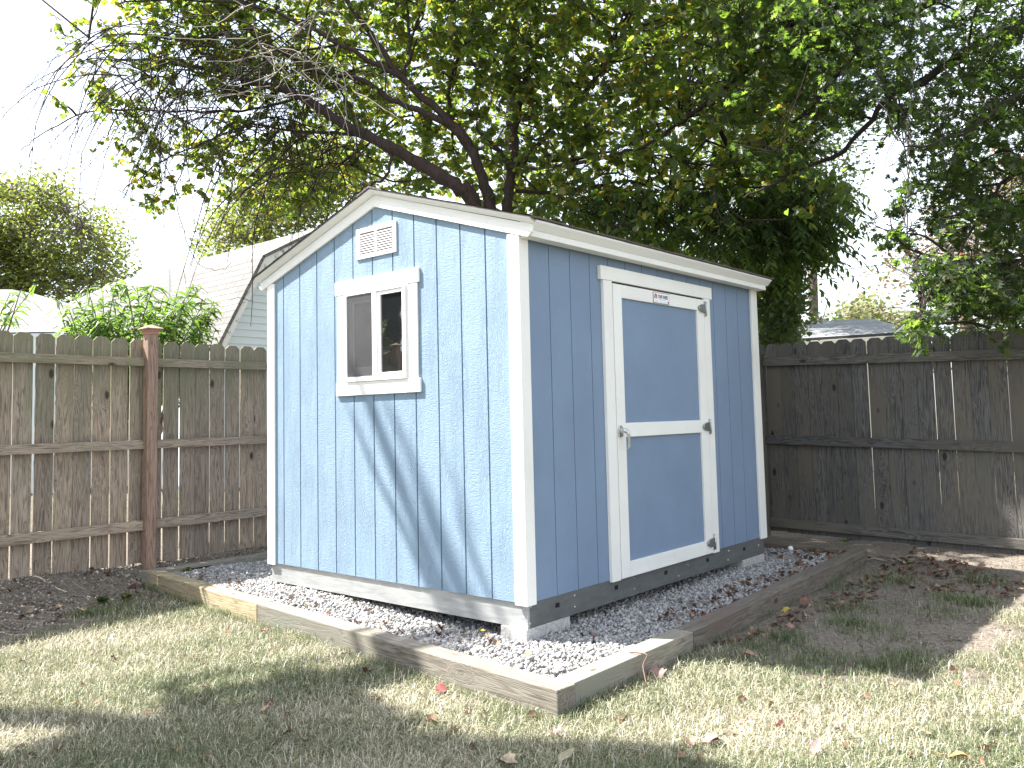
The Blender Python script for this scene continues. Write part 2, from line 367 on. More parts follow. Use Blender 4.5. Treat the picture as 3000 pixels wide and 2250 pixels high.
MB().box((-W_+.05, .05, -.02), (-.05, L_-.05, .02)).build('floor', TIM, shed)
# trim boards
def tb(name, a, b_, side, ws, wu, m=WHITE, bev=.003): return board(name, a, b_, side, ws, wu, m, shed, bev)
zt = Bz(0)+.03
board('corner_trim', (0, 0, -.012), (0, 0, Bz(0)+.01), (1, 0, 0), (-.071, -.0005), (-.014, -.0003), WHITE, shed)
board('corner_trim', (0, 0, -.012), (0, 0, zt), (1, 0, 0), (0, .018), (-.0145, .069), WHITE, shed)
board('corner_trim', (-W_, 0, -.012), (-W_, 0, Bz(0)+.01), (1, 0, 0), (.0005, .071), (-.014, -.0003), WHITE, shed)
board('corner_trim', (-W_, 0, -.012), (-W_, 0, zt), (1, 0, 0), (-.018, 0), (-.0145, .069), WHITE, shed)
board('corner_trim', (0, L_, -.012), (0, L_, zt), (1, 0, 0), (.0003, .02), (-.089, .02), WHITE, shed)
board('corner_trim', (0, L_, -.012), (0, L_, zt), (1, 0, 0), (-.071, -.0005), (.0003, .02), WHITE, shed)
# rake boards, in three layers, each gable end slope
OV = .122
for s in (-1, 1):
    xe = CX+s*(W_/2+OV); xb = CX+s*(W_/2+.085)
    b = MB(); b.prism([(CX, Bz(CX)), (xb, Bz(xb)), (xe-s*.004, Bz(xe)+.036), (xe-s*.004, Bz(xe)+.046), (CX, Bz(CX)+.044)], 1, -.018, -.0005); b.build('rake_trim', WHITE, shed, bevel=.002)
    b = MB(); b.prism([(CX, Bz(CX)+.0445), (xe-s*.006, Bz(xe)+.0465), (xe-s*.006, Bz(xe)+.079), (CX, Bz(CX)+.081)], 1, -.006, -.0005); b.build('rake_fascia', WHITE, shed)
    # crown: leans outward towards the roof edge
    V = []
    for x in (CX, xe):
        e = 0 if x == CX else s*.012
        z = Bz(x)
        V += [(x, -.012, z+.0815), (x+e, -.050, z+.105), (x+e, -.050, z+.1115), (x, 0, z+.1115), (x, 0, z+.0815)]
    V = np.array(V)
    b = MB().add(V, [(0, 5, 6, 1), (1, 6, 7, 2), (2, 7, 8, 3), (4, 9, 5, 0), (5, 9, 8, 7, 6), (3, 8, 9, 4), (0, 1, 2, 3, 4)]); b.build('rake_crown', WHITES, shed)
# eave on the door side and on the far side
for s in (1, -1):
    x0 = 0 if s > 0 else -W_
    ze = Bz(0+.095)
    b = MB(); b.box((x0+s*.021, -.0, ze+.008), (x0+s*.098, L_+.03, ze+.045)); b.build('eave_fascia', WHITE, shed, bevel=.002)
    b = MB(); b.prism([(x0+s*.02, ze+.0455), (x0+s*.1, ze+.0455), (x0+s*.138, ze+.084), (x0+s*.138, ze+.0955), (x0+s*.02, ze+.1115)], 1, -.0, L_+.06); b.build('eave_crown', WHITES, shed)
# roof
roof = None
for s in (-1, 1):
    xe = CX+s*(W_/2+.146)
    top = lambda x: Bz(x)+.112
    V = []; y0, y1 = -.056, L_+.09
    ny = 60
    for j in range(ny+1):
        y = y0+(y1-y0)*j/ny; dz = random.uniform(-.0015, .0015)
        V += [(CX, y, top(CX)), (xe+s*random.uniform(-.003, .003), y, top(xe)+dz), (xe, y, top(xe)+.006+dz), (CX, y, top(CX)+.010)]
    Fq = []
    for j in range(ny):
        a = 4*j; c = a+4
        for p, q in ((0, 1), (1, 2), (2, 3)): Fq.append((a+p, a+q, c+q, c+p))
    Fq += [(0, 3, 2, 1), (4*ny, 4*ny+1, 4*ny+2, 4*ny+3)]
    rf = MB().add(V, Fq).build('roof', SHB, shed)
    # shingle tabs: courses that step down the slope
    b = MB(); L2 = math.hypot(xe-CX, top(xe)-top(CX))
    for c in range(10):
        t0 = c/10; t1 = (c+1)/10+.004
        xa, xb2 = CX+(xe-CX)*t0, CX+(xe-CX)*t1
        y = y0-.004
        while y < y1:
            wd = random.uniform(.28, .34); e = random.uniform(0, .003)
            b.add([(xa, y, top(xa)+.0105), (xb2, y, top(xb2)+.011+e), (xb2, min(y+wd, y1)-.004, top(xb2)+.011+e), (xa, min(y+wd, y1)-.004, top(xa)+.0105),
                   (xb2, y, top(xb2)+.005), (xb2, min(y+wd, y1)-.004, top(xb2)+.005)], [(0, 1, 2, 3) if s > 0 else (3, 2, 1, 0), (1, 4, 5, 2) if s > 0 else (2, 5, 4, 1)])
            y += wd
    b.build('shingle_courses', SHB, shed)
b = MB()
y = -.06
while y < L_+.08:
    zc = Bz(CX)+.112+.016; b.add([(CX-.13, y, zc-.13*SL), (CX, y, zc+.004), (CX+.13, y, zc-.13*SL), (CX-.13, y+.2, zc-.13*SL-.004), (CX, y+.2, zc), (CX+.13, y+.2, zc-.13*SL-.004), (CX-.13, y, zc-.13*SL-.012), (CX, y, zc-.01), (CX+.13, y, zc-.13*SL-.012)],
          [(0, 1, 4, 3), (1, 2, 5, 4), (6, 7, 1, 0), (7, 8, 2, 1)]); y += .17
b.build('ridge_cap', SHB, shed)
# steel base
MB().box((-W_, .012, -.1373), (-.003, .03, -.0005)).build('base_rail', STEEL, shed, bevel=.002)
sk = MB().box((-.03, .0305, -.1373), (-.002, L_, -.0005)).build('base_rail', SKIRT, shed, bevel=.002); tag(sk, 'grey steel base rail with square holes under door wall')
MB().box((-W_, .03, -.1373), (-W_+.03, L_, -.001)).build('base_rail', SKIRT, shed)
for y in (.275, .873, 1.472, 2.062, 2.66):
    MB().box((-.004, y-.019, -.068), (-.001, y+.019, -.042)).build('base_slot', BLACK, shed)
for y, z in ((.01, -.11), (.42, -.03), (.42, -.095), (.02, -.02), (1.06, -.03), (1.06, -.1), (1.75, -.05), (1.62, -.105), (2.38, -.035), (2.36, -.1), (2.9, -.06)):
    MB().tube([(-.002, y+.02, z), (.003, y+.02, z)], [.0075, .005], 6).build('screw_head', BRIGHT, shed)
b = MB()
for i, x in enumerate(edges[1:-1]):
    b.add([(x-.006, .0105, -.001), (x+.006, .0105, -.001), (x+.002, .0085, -.02), (x-.002, .0085, -.02)], [(0, 1, 2, 3)])
# door
door = thing('door', None, None, (0, 1.5, 0)); door.parent = shed; door.matrix_parent_inverse = WM[shed.name].inverted()
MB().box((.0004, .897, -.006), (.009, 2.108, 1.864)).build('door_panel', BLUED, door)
def db(name, p, q, ws, wu, par=door, m=WHITE): return board(name, p, q, (0, 1, 0) if abs(p[2]-q[2]) > .1 else (0, 0, 1), ws, wu, m, par, .0025)
# vertical boards: side = +y, third axis = z x y = -x  -> wu negative is outward
db('stile', (0, 0, -.006), (0, 0, 1.864), (.902, .999), (-.026, -.009))
db('stile', (0, 0, -.006), (0, 0, 1.864), (2.001, 2.106), (-.026, -.009))
# horizontal boards along +y: side = +z, third axis = y x z = +x
db('door_rail', (0, .9995, 0), (0, 2.0005, 0), (1.778, 1.864), (.009, .0262))
db('door_rail', (0, .9995, 0), (0, 2.0005, 0), (.876, .967), (.009, .0262))
db('door_rail', (0, .9995, 0), (0, 2.0005, 0), (-.006, .089), (.009, .0262))
MB().box((.0004, .895, 1.8645), (.010, 2.112, 1.8775)).build('door_gap', DARKGAP, door)
db('door_casing', (0, 0, -.012), (0, 0, 1.877), (.798, .895), (-.024, -.0004), shed)
db('door_casing', (0, 0, -.012), (0, 0, 1.877), (2.1125, 2.206), (-.024, -.0004), shed)
db('door_head_trim', (0, .768, 0), (0, 2.236, 0), (1.8777, 1.967), (.0004, .027), shed)
# hinges
for z in (1.797, .917, .071):
    hg = thing('hinge', None, None, (.027, 2.1, z)); hg.parent = door; hg.matrix_parent_inverse = WM[door.name].inverted()
    poly = [(2.118, z-.034), (2.118, z+.034), (2.055, z+.030), (2.016, z+.015), (2.008, z), (2.016, z-.015), (2.055, z-.030)]
    pb = MB().prism(poly, 0, .027, .042).build('hinge_leaf', HINGE, hg, bevel=.004)
    MB().box((.027, 2.104, z-.058), (.031, 2.132, z+.058)).build('hinge_plate', BRIGHT, hg, bevel=.002)
    MB().tube([(.036, 2.116, z-.052), (.036, 2.116, z+.052)], .009, 10).build('hinge_pin', BRIGHT, hg, smooth=True)
# handle
hd = thing('door_handle', None, None, (.027, .93, .915)); hd.parent = door; hd.matrix_parent_inverse = WM[door.name].inverted()
MB().prism([(.905, .880), (.953, .880), (.957, .925), (.944, .948), (.930, .955), (.915, .948), (.902, .925)], 0, .0265, .036).build('handle_plate', BRIGHT, hd, bevel=.003)
MB().tube([(.036, .930, .918), (.044, .930, .918), (.060, .930, .918), (.075, .932, .918)], [.020, .019, .014, .0145], 14).build('handle_hub', BRIGHT, hd, smooth=True)
MB().tube([(.066, .930, .924), (.078, .934, .914), (.082, .944, .888), (.080, .951, .858), (.077, .953, .828), (.073, .951, .803), (.069, .948, .796)], [.008, .012, .0105, .0085, .0085, .0095, .004], 10).build('handle_lever', BRIGHT, hd, smooth=True)
# maker's plate with lettering
RED = mat('sign_red', (.45, .04, .05), .5); INK = mat('sign_ink', (.012, .014, .03), .5)
sg = MB().box((.0262, 1.385, 1.781), (.0285, 1.597, 1.857)).build('name_plate', INK, door); SGW = MB().box((.0286, 1.3885, 1.7845), (.0292, 1.5935, 1.8535)).build('plate_face', mat('plate_white', (.85, .86, .88), .4), sg)
def text(s, y, z, size, m, parent, sx=1.0):
    cu = bpy.data.curves.new('t', 'FONT'); cu.body = s; cu.size = size; cu.extrude = .0003; cu.offset = size*.028
    t = bpy.data.objects.new('t', cu); COL.objects.link(t); dg = bpy.context.evaluated_depsgraph_get(); dg.update()
    me = bpy.data.meshes.new_from_object(t.evaluated_get(dg)); bpy.data.objects.remove(t)
    me.materials.clear(); me.materials.append(m)
    return link(bpy.data.objects.new('lettering', me), parent, Matrix(((0, 0, 1, .0297), (sx, 0, 0, y), (0, 1, 0, z), (0, 0, 0, 1))))
text('TUFF SHED', 1.447, 1.8175, .0335, INK, sg, .80)
b = MB()
b.prism([(1.397, 1.812), (1.397, 1.830), (1.403, 1.840), (1.417, 1.848), (1.431, 1.840), (1.437, 1.830), (1.437, 1.812), (1.429, 1.812), (1.429, 1.829), (1.417, 1.834), (1.405, 1.829), (1.405, 1.812)], 0, .0294, .0299)
b.box((.0294, 1.410, 1.812), (.0299, 1.414, 1.826)); b.box((.0294, 1.420, 1.812), (.0299, 1.424, 1.826)); b.box((.0294, 1.405, 1.8255), (.0299, 1.429, 1.8285)); b.build('barn_emblem', RED, sg); MB().box((.0294, 1.572, 1.789), (.0299, 1.588, 1.803)).build('seal', RED, sg)
b = MB()
for y0, y1, z in ((1.455, 1.545, 1.807), (1.40, 1.45, 1.793), (1.468, 1.505, 1.791), (1.515, 1.556, 1.791)): b.box((.0294, y0, z), (.0297, y1, z+.0022))
b.build('fine_print', mat('sign_grey', (.25, .26, .3), .6), sg)
# window
win = thing('window', None, None, (-1.228, 0, 1.58)); win.parent = shed; win.matrix_parent_inverse = WM[shed.name].inverted()
def wb(name, x0, x1, z0, z1, y0, y1, m=WHITE, par=win, bev=.003):
    return MB().box((x0, y0, z0), (x1, y1, z1)).build(name, m, par, bevel=bev)
board('window_casing', (-1.58, 0, 1.2795), (-1.58, 0, 1.8765), (1, 0, 0), (-.05, .05), (-.013, -.0004), WHITE, win)
board('window_casing', (-.876, 0, 1.2795), (-.876, 0, 1.8765), (1, 0, 0), (-.05, .05), (-.013, -.0004), WHITE, win)
# along +x with side z: third axis = x x z = -y -> positive = outward
board('window_head_trim', (-1.652, 0, 1.877), (-.808, 0, 1.877), (0, 0, 1), (0, .093), (.0004, .016), WHITE, win)
board('window_sill_trim', (-1.647, 0, 1.19), (-.805, 0, 1.19), (0, 0, 1), (0, .089), (.0004, .016), WHITE, win)
fx0, fx1, fz0, fz1 = -1.5295, -.9265, 1.28, 1.8765
b = MB(); t = .026
b.box((fx0, -.025, fz0), (fx0+.014, -.001, fz1)); b.box((fx1-t, -.025, fz0), (fx1, -.001, fz1)); b.box((fx0+.0141, -.025, fz0), (fx1-t-.0001, -.001, fz0+.03)); b.box((fx0+.0141, -.025, fz1-.016), (fx1-t-.0001, -.001, fz1))
b.build('window_frame', WHITES, win, bevel=.002)
wb('mullion', -1.252, -1.205, fz0+.0305, fz1-.0165, -.0235, -.001, WHITES)
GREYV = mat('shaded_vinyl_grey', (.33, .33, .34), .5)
b = MB(); x0, x1, z0, z1 = fx0+.0145, -1.2525, fz0+.031, fz1-.017
for (a0, a1, yy) in ((0, .018, -.016), (.0185, .040, -.012), (.0405, .066, -.009)):
    b.box((x0+a0, yy, z0+a0), (x0+a1, -.002, z1-a0*.8)); b.box((x0+a1+.0001, yy, z1-a1*.8), (x1, -.002, z1-a0*.8)); b.box((x0+a1+.0001, yy, z0+a0), (x1, -.002, z0+a1))
b.build('sliding_sash', GREYV, win)
wb('pane', x0+.0662, x1-.0005, z0+.0662, z1-.054, -.006, -.002, GLASS, bev=0)
wb('insect_screen', x0+.004, x1-.004, z0+.004, z1-.004, -.0195, -.019, SCREEN, bev=0)
b = MB(); x0, x1, z0, z1 = -1.2045, fx1-t-.0005, fz0+.031, fz1-.017
b.box((x0, -.018, z0), (x0+.03, -.002, z1)); b.box((x0+.0301, -.018, z1-.024), (x1, -.002, z1)); b.box((x0+.0301, -.018, z0), (x1, -.002, z0+.018)); b.box((x1-.006, -.022, z0+.0181), (x1, -.002, z1-.0241))
b.build('sash_frame', WHITES, win, bevel=.002)
wb('pane', x0+.0302, x1-.0062, z0+.0182, z1-.0242, -.008, -.002, GLASS, bev=0)
# gable vent
vt = thing('gable_vent', None, None, (-1.222, 0, 2.2)); vt.parent = shed; vt.matrix_parent_inverse = WM[shed.name].inverted()
vx0, vx1, vz0, vz1 = -1.424, -1.020, 2.098, 2.305
VEN = mat('vent_plastic_shaded', (.40, .37, .375), .5)  # slat colour darkened to stand in for shade from the slat above
b = MB(); b.box((vx0, -.010, vz0), (vx0+.042, -.0004, vz1)); b.box((vx1-.036, -.010, vz0), (vx1, -.0004, vz1)); b.box((vx0+.0421, -.010, vz0), (vx1-.0361, -.0004, vz0+.022)); b.box((vx0+.0421, -.010, vz1-.034), (vx1-.0361, -.0004, vz1)); b.box((-1.236, -.010, vz0+.0221), (-1.212, -.0004, vz1-.0341)); b.build('vent_frame', WHITES, vt, bevel=.003)
b = MB(); b.box((vx0+.042, -.003, vz0+.02), (vx1-.036, -.0006, vz1-.03)); b.build('vent_back', mat('vent_shadow_plastic', (.14, .12, .125), .8), vt)
b = MB()
for (x0, x1) in ((vx0+.0425, -1.2365), (-1.2115, vx1-.0365)):
    for k in range(9):
        z = vz1-.036-(k+1)*.0163
        b.add([(x0, -.0085, z), (x1, -.0085, z), (x1, -.0035, z+.0125), (x0, -.0035, z+.0125), (x0, -.007, z-.002), (x1, -.007, z-.002)], [(0, 1, 2, 3), (4, 5, 1, 0)])
b.build('vent_slats', VEN, vt)

# ------------------------------------------------------------------ concrete pads under the shed
o = MB().box((-.194, .0, -.29), (-.0005, .392, -.1378)).build('concrete_block', CONC, bevel=.005); tag(o, 'pale concrete block under the near corner of the blue shed', 'concrete block', 'concrete pads under the shed')
o = MB().box((-.194, 2.63, -.29), (-.0005, 3.02, -.1378)).build('concrete_block', CONC, bevel=.005); tag(o, 'thin concrete block under the far end of the shed door wall', 'concrete block', 'concrete pads under the shed')
# ------------------------------------------------------------------ timber border
ZT = -.15
def timber(a, b_, inner, label, m, z=ZT, h=.14, wd=.118):
    a = Vector((*a, z)); b_ = Vector((*b_, z)); iv = Vector((*inner, 0))
    d = (b_-a).normalized(); x = (iv-d*iv.dot(d)).normalized(); y = d.cross(x); s = 1 if y.z > 0 else -1
    o = board('border_timber', a, b_, x, (0, wd), (-h, 0) if s > 0 else (0, h), m, None, .006)
    return tag(o, label, 'timber', 'landscape timbers round the gravel bed')
A = (.73, -.673); B = (.585, 3.735); C = (-3.818, -.296); J = (.722, .531)
def lerp(p, q, t): return (p[0]+(q[0]-p[0])*t, p[1]+(q[1]-p[1])*t)
Pm = (-1.915, lerp(A, C, (A[0]+1.915)/(A[0]-C[0]))[1])
dd = np.array(C)-np.array(A); dd /= np.linalg.norm(dd)
A2 = (A[0]-.0*dd[0], A[1])
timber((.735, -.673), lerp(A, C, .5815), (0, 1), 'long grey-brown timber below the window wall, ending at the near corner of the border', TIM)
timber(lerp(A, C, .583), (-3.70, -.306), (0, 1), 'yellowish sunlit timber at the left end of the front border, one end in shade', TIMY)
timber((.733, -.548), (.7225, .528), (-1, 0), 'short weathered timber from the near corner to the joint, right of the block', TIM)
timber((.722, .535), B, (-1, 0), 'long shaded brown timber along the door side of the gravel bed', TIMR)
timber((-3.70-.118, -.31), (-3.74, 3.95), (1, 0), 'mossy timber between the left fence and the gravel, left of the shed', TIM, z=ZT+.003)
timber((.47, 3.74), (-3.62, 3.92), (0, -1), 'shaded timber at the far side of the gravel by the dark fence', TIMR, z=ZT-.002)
MB().box((-3.70, .0, -.27), (-3.69, 3.8, -.17)).build('weed_fabric_edge', mat('weed_fabric', (.012, .012, .013), .9))
tag(bpy.data.objects['weed_fabric_edge'], 'strip of black weed fabric showing against the left border timber', 'weed fabric')

# ------------------------------------------------------------------ fences
def picket(par, p, q, z0, z1, m, axis):
    """dog-eared board; local frame: X along the fence, Z up, origin at its foot"""
    wd = q; c = wd*.24; h = z1-z0
    V = [(0, 0), (wd, 0), (wd, h-c*.95), (wd-c, h), (c, h), (0, h-c*.95)]
    b = MB(); b.prism(V, 1, 0, .016)
    M = Matrix.Translation(Vector((*p, z0))) @ (Matrix.Rotation(R(90), 4, 'Z') if axis == 'y' else Matrix.Identity(4)) @ Matrix.Rotation(random.uniform(-.0035, .0035), 4, 'Y')
    return b.build('picket', m, par, M=M, bevel=.0015)
lf = thing('wooden_fence', 'brown-grey dog-eared picket fence with tall capped post, left of the shed', 'fence', (-4.1, 0, -.15))
y = -1.275-28*.1495; i = 0
# measured picket starts near the post, constant pitch elsewhere
while y < 4.35:
    wd = .1375+random.uniform(-.0015, .0015)
    zt_ = 1.769-.0085*(y+1.28)+random.uniform(-.004, .004); zb_ = -.140+random.uniform(-.015, .012)
    picket(lf, (-4.1, y), wd, zb_, zt_, FWL, 'y')
    y += wd+(.0085+random.uniform(.000, .007) if random.random() < .8 else .002+random.uniform(0, .002))
posts = (-5.2, -2.66, -.2, 2.24)
for k, y in enumerate(posts):
    ps = board('post', (-4.015, y+.045, -.3), (-4.015, y+.045, 1.80), (1, 0, 0), (-.045, .045), (-.045, .045), FWP, lf, .004)
    b = MB(); x, yc = -4.015, y+.045
    b.box((x-.049, yc-.049, 1.800), (x+.049, yc+.049, 1.822)); cb = b.build('post_collar', mat('redwood_trim', (.42, .17, .12), .7), ps)
    b = MB()
    def ring(h, z): return [(x-h, yc-h, z), (x+h, yc-h, z), (x+h, yc+h, z), (x-h, yc+h, z)]
    V = ring(.055, 1.8225)+ring(.060, 1.834)+ring(.078, 1.843)+ring(.078, 1.850)+ring(.004, 1.884)
    Fq = [(0, 3, 2, 1), (16, 17, 18, 19)]
    for r_ in range(4): Fq += [(r_*4+j, r_*4+(j+1) % 4, r_*4+4+(j+1) % 4, r_*4+4+j) for j in range(4)]
    MB().add(V, Fq).build('post_cap', FWP, ps)
segs = [(-5.1, -2.66), (-2.57, -.2), (-.11, 2.24), (2.33, 4.4)]
for (y0, y1) in segs:
    for z0, h in ((1.527, .060), (.827, .063), (.148, .071)):
        zz = z0
        board('rail', (-4.06, y0+.001, zz), (-4.06, y1-.001, zz-(.0 if y0 < -.2 else .003)), (0, 0, 1), (0, h+.012), (-.0005, .036), FWL, lf, .003)
rf_ = thing('wooden_fence', 'dark weathered dog-eared picket fence behind the shed, on the right', 'fence', (1, 4.45, -.2))
YF = 4.5
x = -3.98
while x < 4.2:
    wd = .139+random.uniform(-.002, .002); s_ = (x+.348)/1.93
    picket(rf_, (x, YF), wd, -.172-.027*(x+.59)+random.uniform(-.01, .01), 1.691-.019*(x+.348)+random.uniform(-.006, .006), FWR, 'x')
    x += wd+(.002+random.uniform(0, .002) if (x < -.15 or random.random() < .25) else .0035+random.uniform(0, .002))
for (z0, z1, h) in ((1.604-.04, 1.53-.038, .088), (.805-.02, .737-.02, .089), (-.036, -.085, .086)):
    # z at x=-.63 and x=1.6, top edge
    for x0, x1 in ((-3.9, -.69), (-.595, 4.2)):
        f = lambda x_: z0+(z1-z0)*(x_+.63)/2.25
        board('rail', (x0, YF-.001, f(x0)), (x1, YF-.001, f(x1)), (0, 0, 1), (-h, 0), (.0, .038), FWR, rf_, .003)
board('post', (-.645, YF-.05, -.4), (-.645, YF-.05, 1.60), (1, 0, 0), (-.045, .045), (-.045, .045), FWR, rf_, .004)

# ------------------------------------------------------------------ houses beyond the fences
def quaduv(name, P, m, par, su=1.0):
    """one sloping sheet with metric UVs, U along P0->P1"""
    me = bpy.data.meshes.new(name); P = [Vector([float(a) for a in p]) for p in P]
    nrm = (P[1]-P[0]).cross(P[-1]-P[0]).normalized()
    V = P+[p-nrm*.06 for p in P]; k = len(P)
    me.from_pydata(V, [], [tuple(range(k)), tuple(range(k, 2*k))[::-1]]+[(i, i+k, (i+1) % k+k, (i+1) % k) for i in range(k)])
    me.materials.append(m); uv = me.uv_layers.new(name='UVMap')
    ex = (P[1]-P[0]).normalized(); ey = nrm.cross(ex)
    for lp in me.loops:
        d = me.vertices[lp.vertex_index].co-P[0]; uv.data[lp.index].uv = (d.dot(ex), d.dot(ey))
    return link(bpy.data.objects.new(name, me), par)
XG = -11.0
ek = hit(638, 970, 0, XG); kk = hit(748.6, 752.8, 0, XG); rr = hit(925, 668, 0, XG)
ek = kk+(ek-kk)*1.6
hs = thing('gambrel_house', 'white sided house with tan shingled gambrel roof beyond the left fence', 'house', (XG-3, rr[1], 0))
yk2, ye2 = 2*rr[1]-kk[1], 2*rr[1]-ek[1]
prof = [(ek[1], ek[2]), (kk[1], kk[2]), (rr[1], rr[2]), (yk2, kk[2]), (ye2, ek[2])]
XB = XG-9.0; OVH = .25
names = ('lower_roof', 'upper_roof', 'upper_roof', 'lower_roof')
for j in range(4):
    (ya, za), (yb, zb) = prof[j], prof[j+1]
    P = [(XG+OVH, ya, za), (XB, ya, za), (XB, yb, zb), (XG+OVH, yb, zb)]
    quaduv('roof', [P[1], P[0], P[3], P[2]], SHT, hs)
# lap siding on the gable end: overlapping boards
b = MB(); z = -.2; lap = .135
def ybounds(z):
    for j in (0, 1):
        (ya, za), (yb, zb) = prof[j], prof[j+1]
        if za <= z <= zb: return ya+(yb-ya)*(z-za)/(zb-za)
    return ek[1]+.15 if z < ek[2] else None
while z < rr[2]-.1:
    y0 = ybounds(z+lap*.5); y0 = y0 if y0 is not None else rr[1]; y0 += .1; y1 = 2*rr[1]-y0
    b.add([(XG+.022, y0, z), (XG+.022, y1, z), (XG+.004, y1, z+lap), (XG+.004, y0, z+lap), (XG, y0, z-.002), (XG, y1, z-.002)], [(0, 1, 2, 3), (4, 5, 1, 0)]); z += lap
b.build('lap_siding', FARW, hs)
MB().prism([(ek[1]+.1, -.3)]+[(p[0]+(.1 if i == 0 else -.1 if i == 4 else 0), p[1]-.1) for i, p in enumerate(prof)]+[(ye2-.1, -.3)], 0, XB+.1, XG-.001).build('wall', FARW, hs)
rc = (rr[1], rr[2]-3.4)
po = [(p[0], p[1]-.065) for p in prof]; pi_ = [(rc[0]+(p[0]-rc[0])*.945, rc[1]+(p[1]-.065-rc[1])*.945) for p in prof]
MB().prism(po+pi_[::-1], 0, XG+.02, XG+.235).build('rake_board', FARB, hs)
vp = at(497, 790, 15.0)
MB().tube([vp-np.array([0, 0, .6]), vp], .02, 6).build('vent_pipe', BRIGHT, hs)
# small hip roof far left
h0 = at(156, 972, 15.5); h1 = at(36, 848, 17.0); h2 = at(-400, 848, 17.0); h3 = at(-700, 985, 15.5)
hl = thing('roof_house', 'pale shingled hip roof showing over the left fence at the far left', 'house', (h1[0], h1[1], 0))
quaduv('roof', [h3, h0, h1, h2], SHL, hl)
hb = h0+np.array([-2.0, 5, 0]); quaduv('roof', [h0, hb, h1+np.array([-.3, .5, 0]), h1], SHL, hl)
cz = h0[2]-.02
MB().add([tuple(h3[:2])+(-.3,), tuple(h0[:2])+(-.3,), tuple(hb[:2])+(-.3,), tuple(h3[:2])+(cz,), tuple(h0[:2])+(cz,), tuple(hb[:2])+(cz,)], [(0, 1, 4, 3), (1, 2, 5, 4)]).build('wall', FARW, hl)
# hip roof house right
d1 = 17.0
e0 = at(2240, 1000, d1); e1 = at(2700, 985, d1*1.0); rp0 = at(2300, 968, d1+1.8); rp = at(2560, 934, d1+2.3); 
e0 = at(2225, 999, d1); e1 = at(2655, 972, d1*.97)
k0 = at(2200, 950, d1+2.6); k1 = at(2556, 933, d1+2.2)
hr = thing('hip_roof_house', 'low house with grey shingled hip roof and cream fascia beyond the right fence', 'house', (k1[0], k1[1], 0))
quaduv('roof', [e0, e1, k1, k0], SHG, hr)
e2 = at(2668, 966, d1+6); quaduv('roof', [e1, e2, k1+(e2-e1)*.02, k1], SHG, hr)
board('fascia', tuple(e0-np.array([0, 0, .08])), tuple(e1-np.array([0, 0, .08])), (0, 0, 1), (-.14, .02), (-.03, .03), CREAM, hr)
wl0, wl1 = e0.copy(), e1.copy(); n_ = np.array([e1[1]-e0[1], -(e1[0]-e0[0]), 0]); n_ /= np.linalg.norm(n_)
for q_ in (wl0, wl1): q_ -= n_*.35
MB().add([(wl0[0], wl0[1], -.3), (wl1[0], wl1[1], -.3), (wl1[0], wl1[1], e1[2]-.1), (wl0[0], wl0[1], e0[2]-.1)], [(0, 1, 2, 3)]).build('wall', CREAM, hr)
# house fragment far right
g0 = at(2880, 930, 19); g1 = at(3500, 880, 19)
hw = thing('white_house', 'cream house with shallow roof edge glimpsed above the far right of the dark fence', 'house', (g0[0], g0[1], 0))
board('fascia', tuple(g0), tuple(g1), (0, 0, 1), (-.22, .0), (-.05, .05), CREAM, hw)
MB().add([(*g0[:2], -.3), (*g1[:2], -.3), (*g1[:2], g1[2]-.3), (*g0[:2], g0[2]-.3)], [(0, 1, 2, 3)]).build('wall', mat('tan_wall', (.5, .44, .38), .8), hw)
quaduv('roof', [g0+np.array([0, -.1, .0]), g1+np.array([0, -.1, 0]), g1+np.array([0, 2.5, .7]), g0+np.array([0, 2.5, .7])], SHL, hw)
# pole and wires
p0 = at(2378, 1000, 26); p1 = at(2372, 480, 26)
pl = MB().tube([(p0[0], p0[1], -.3), (p1[0], p1[1], p1[2])], [.17, .13], 12).build('utility_pole', mat('pole_wood', (.13, .10, .09), .9), smooth=True)
tag(pl, 'brown wooden utility pole rising behind the trees right of the shed', 'utility pole')
for k, (v0, v1) in enumerate(((905, 812), (918, 826))):
    a = at(2372, 800+k*22, 26); b_ = at(3300, 560+k*30, 30)
    pts = [a+(b_-a)*t-np.array([0, 0, .5*4*t*(1-t)]) for t in np.linspace(0, 1, 12)]
    tag(MB().tube(pts, .012, 4).build('power_wire', BLACK), ('upper' if k == 0 else 'lower')+' thin wire running right from the utility pole', 'wire', 'wires on the utility pole')

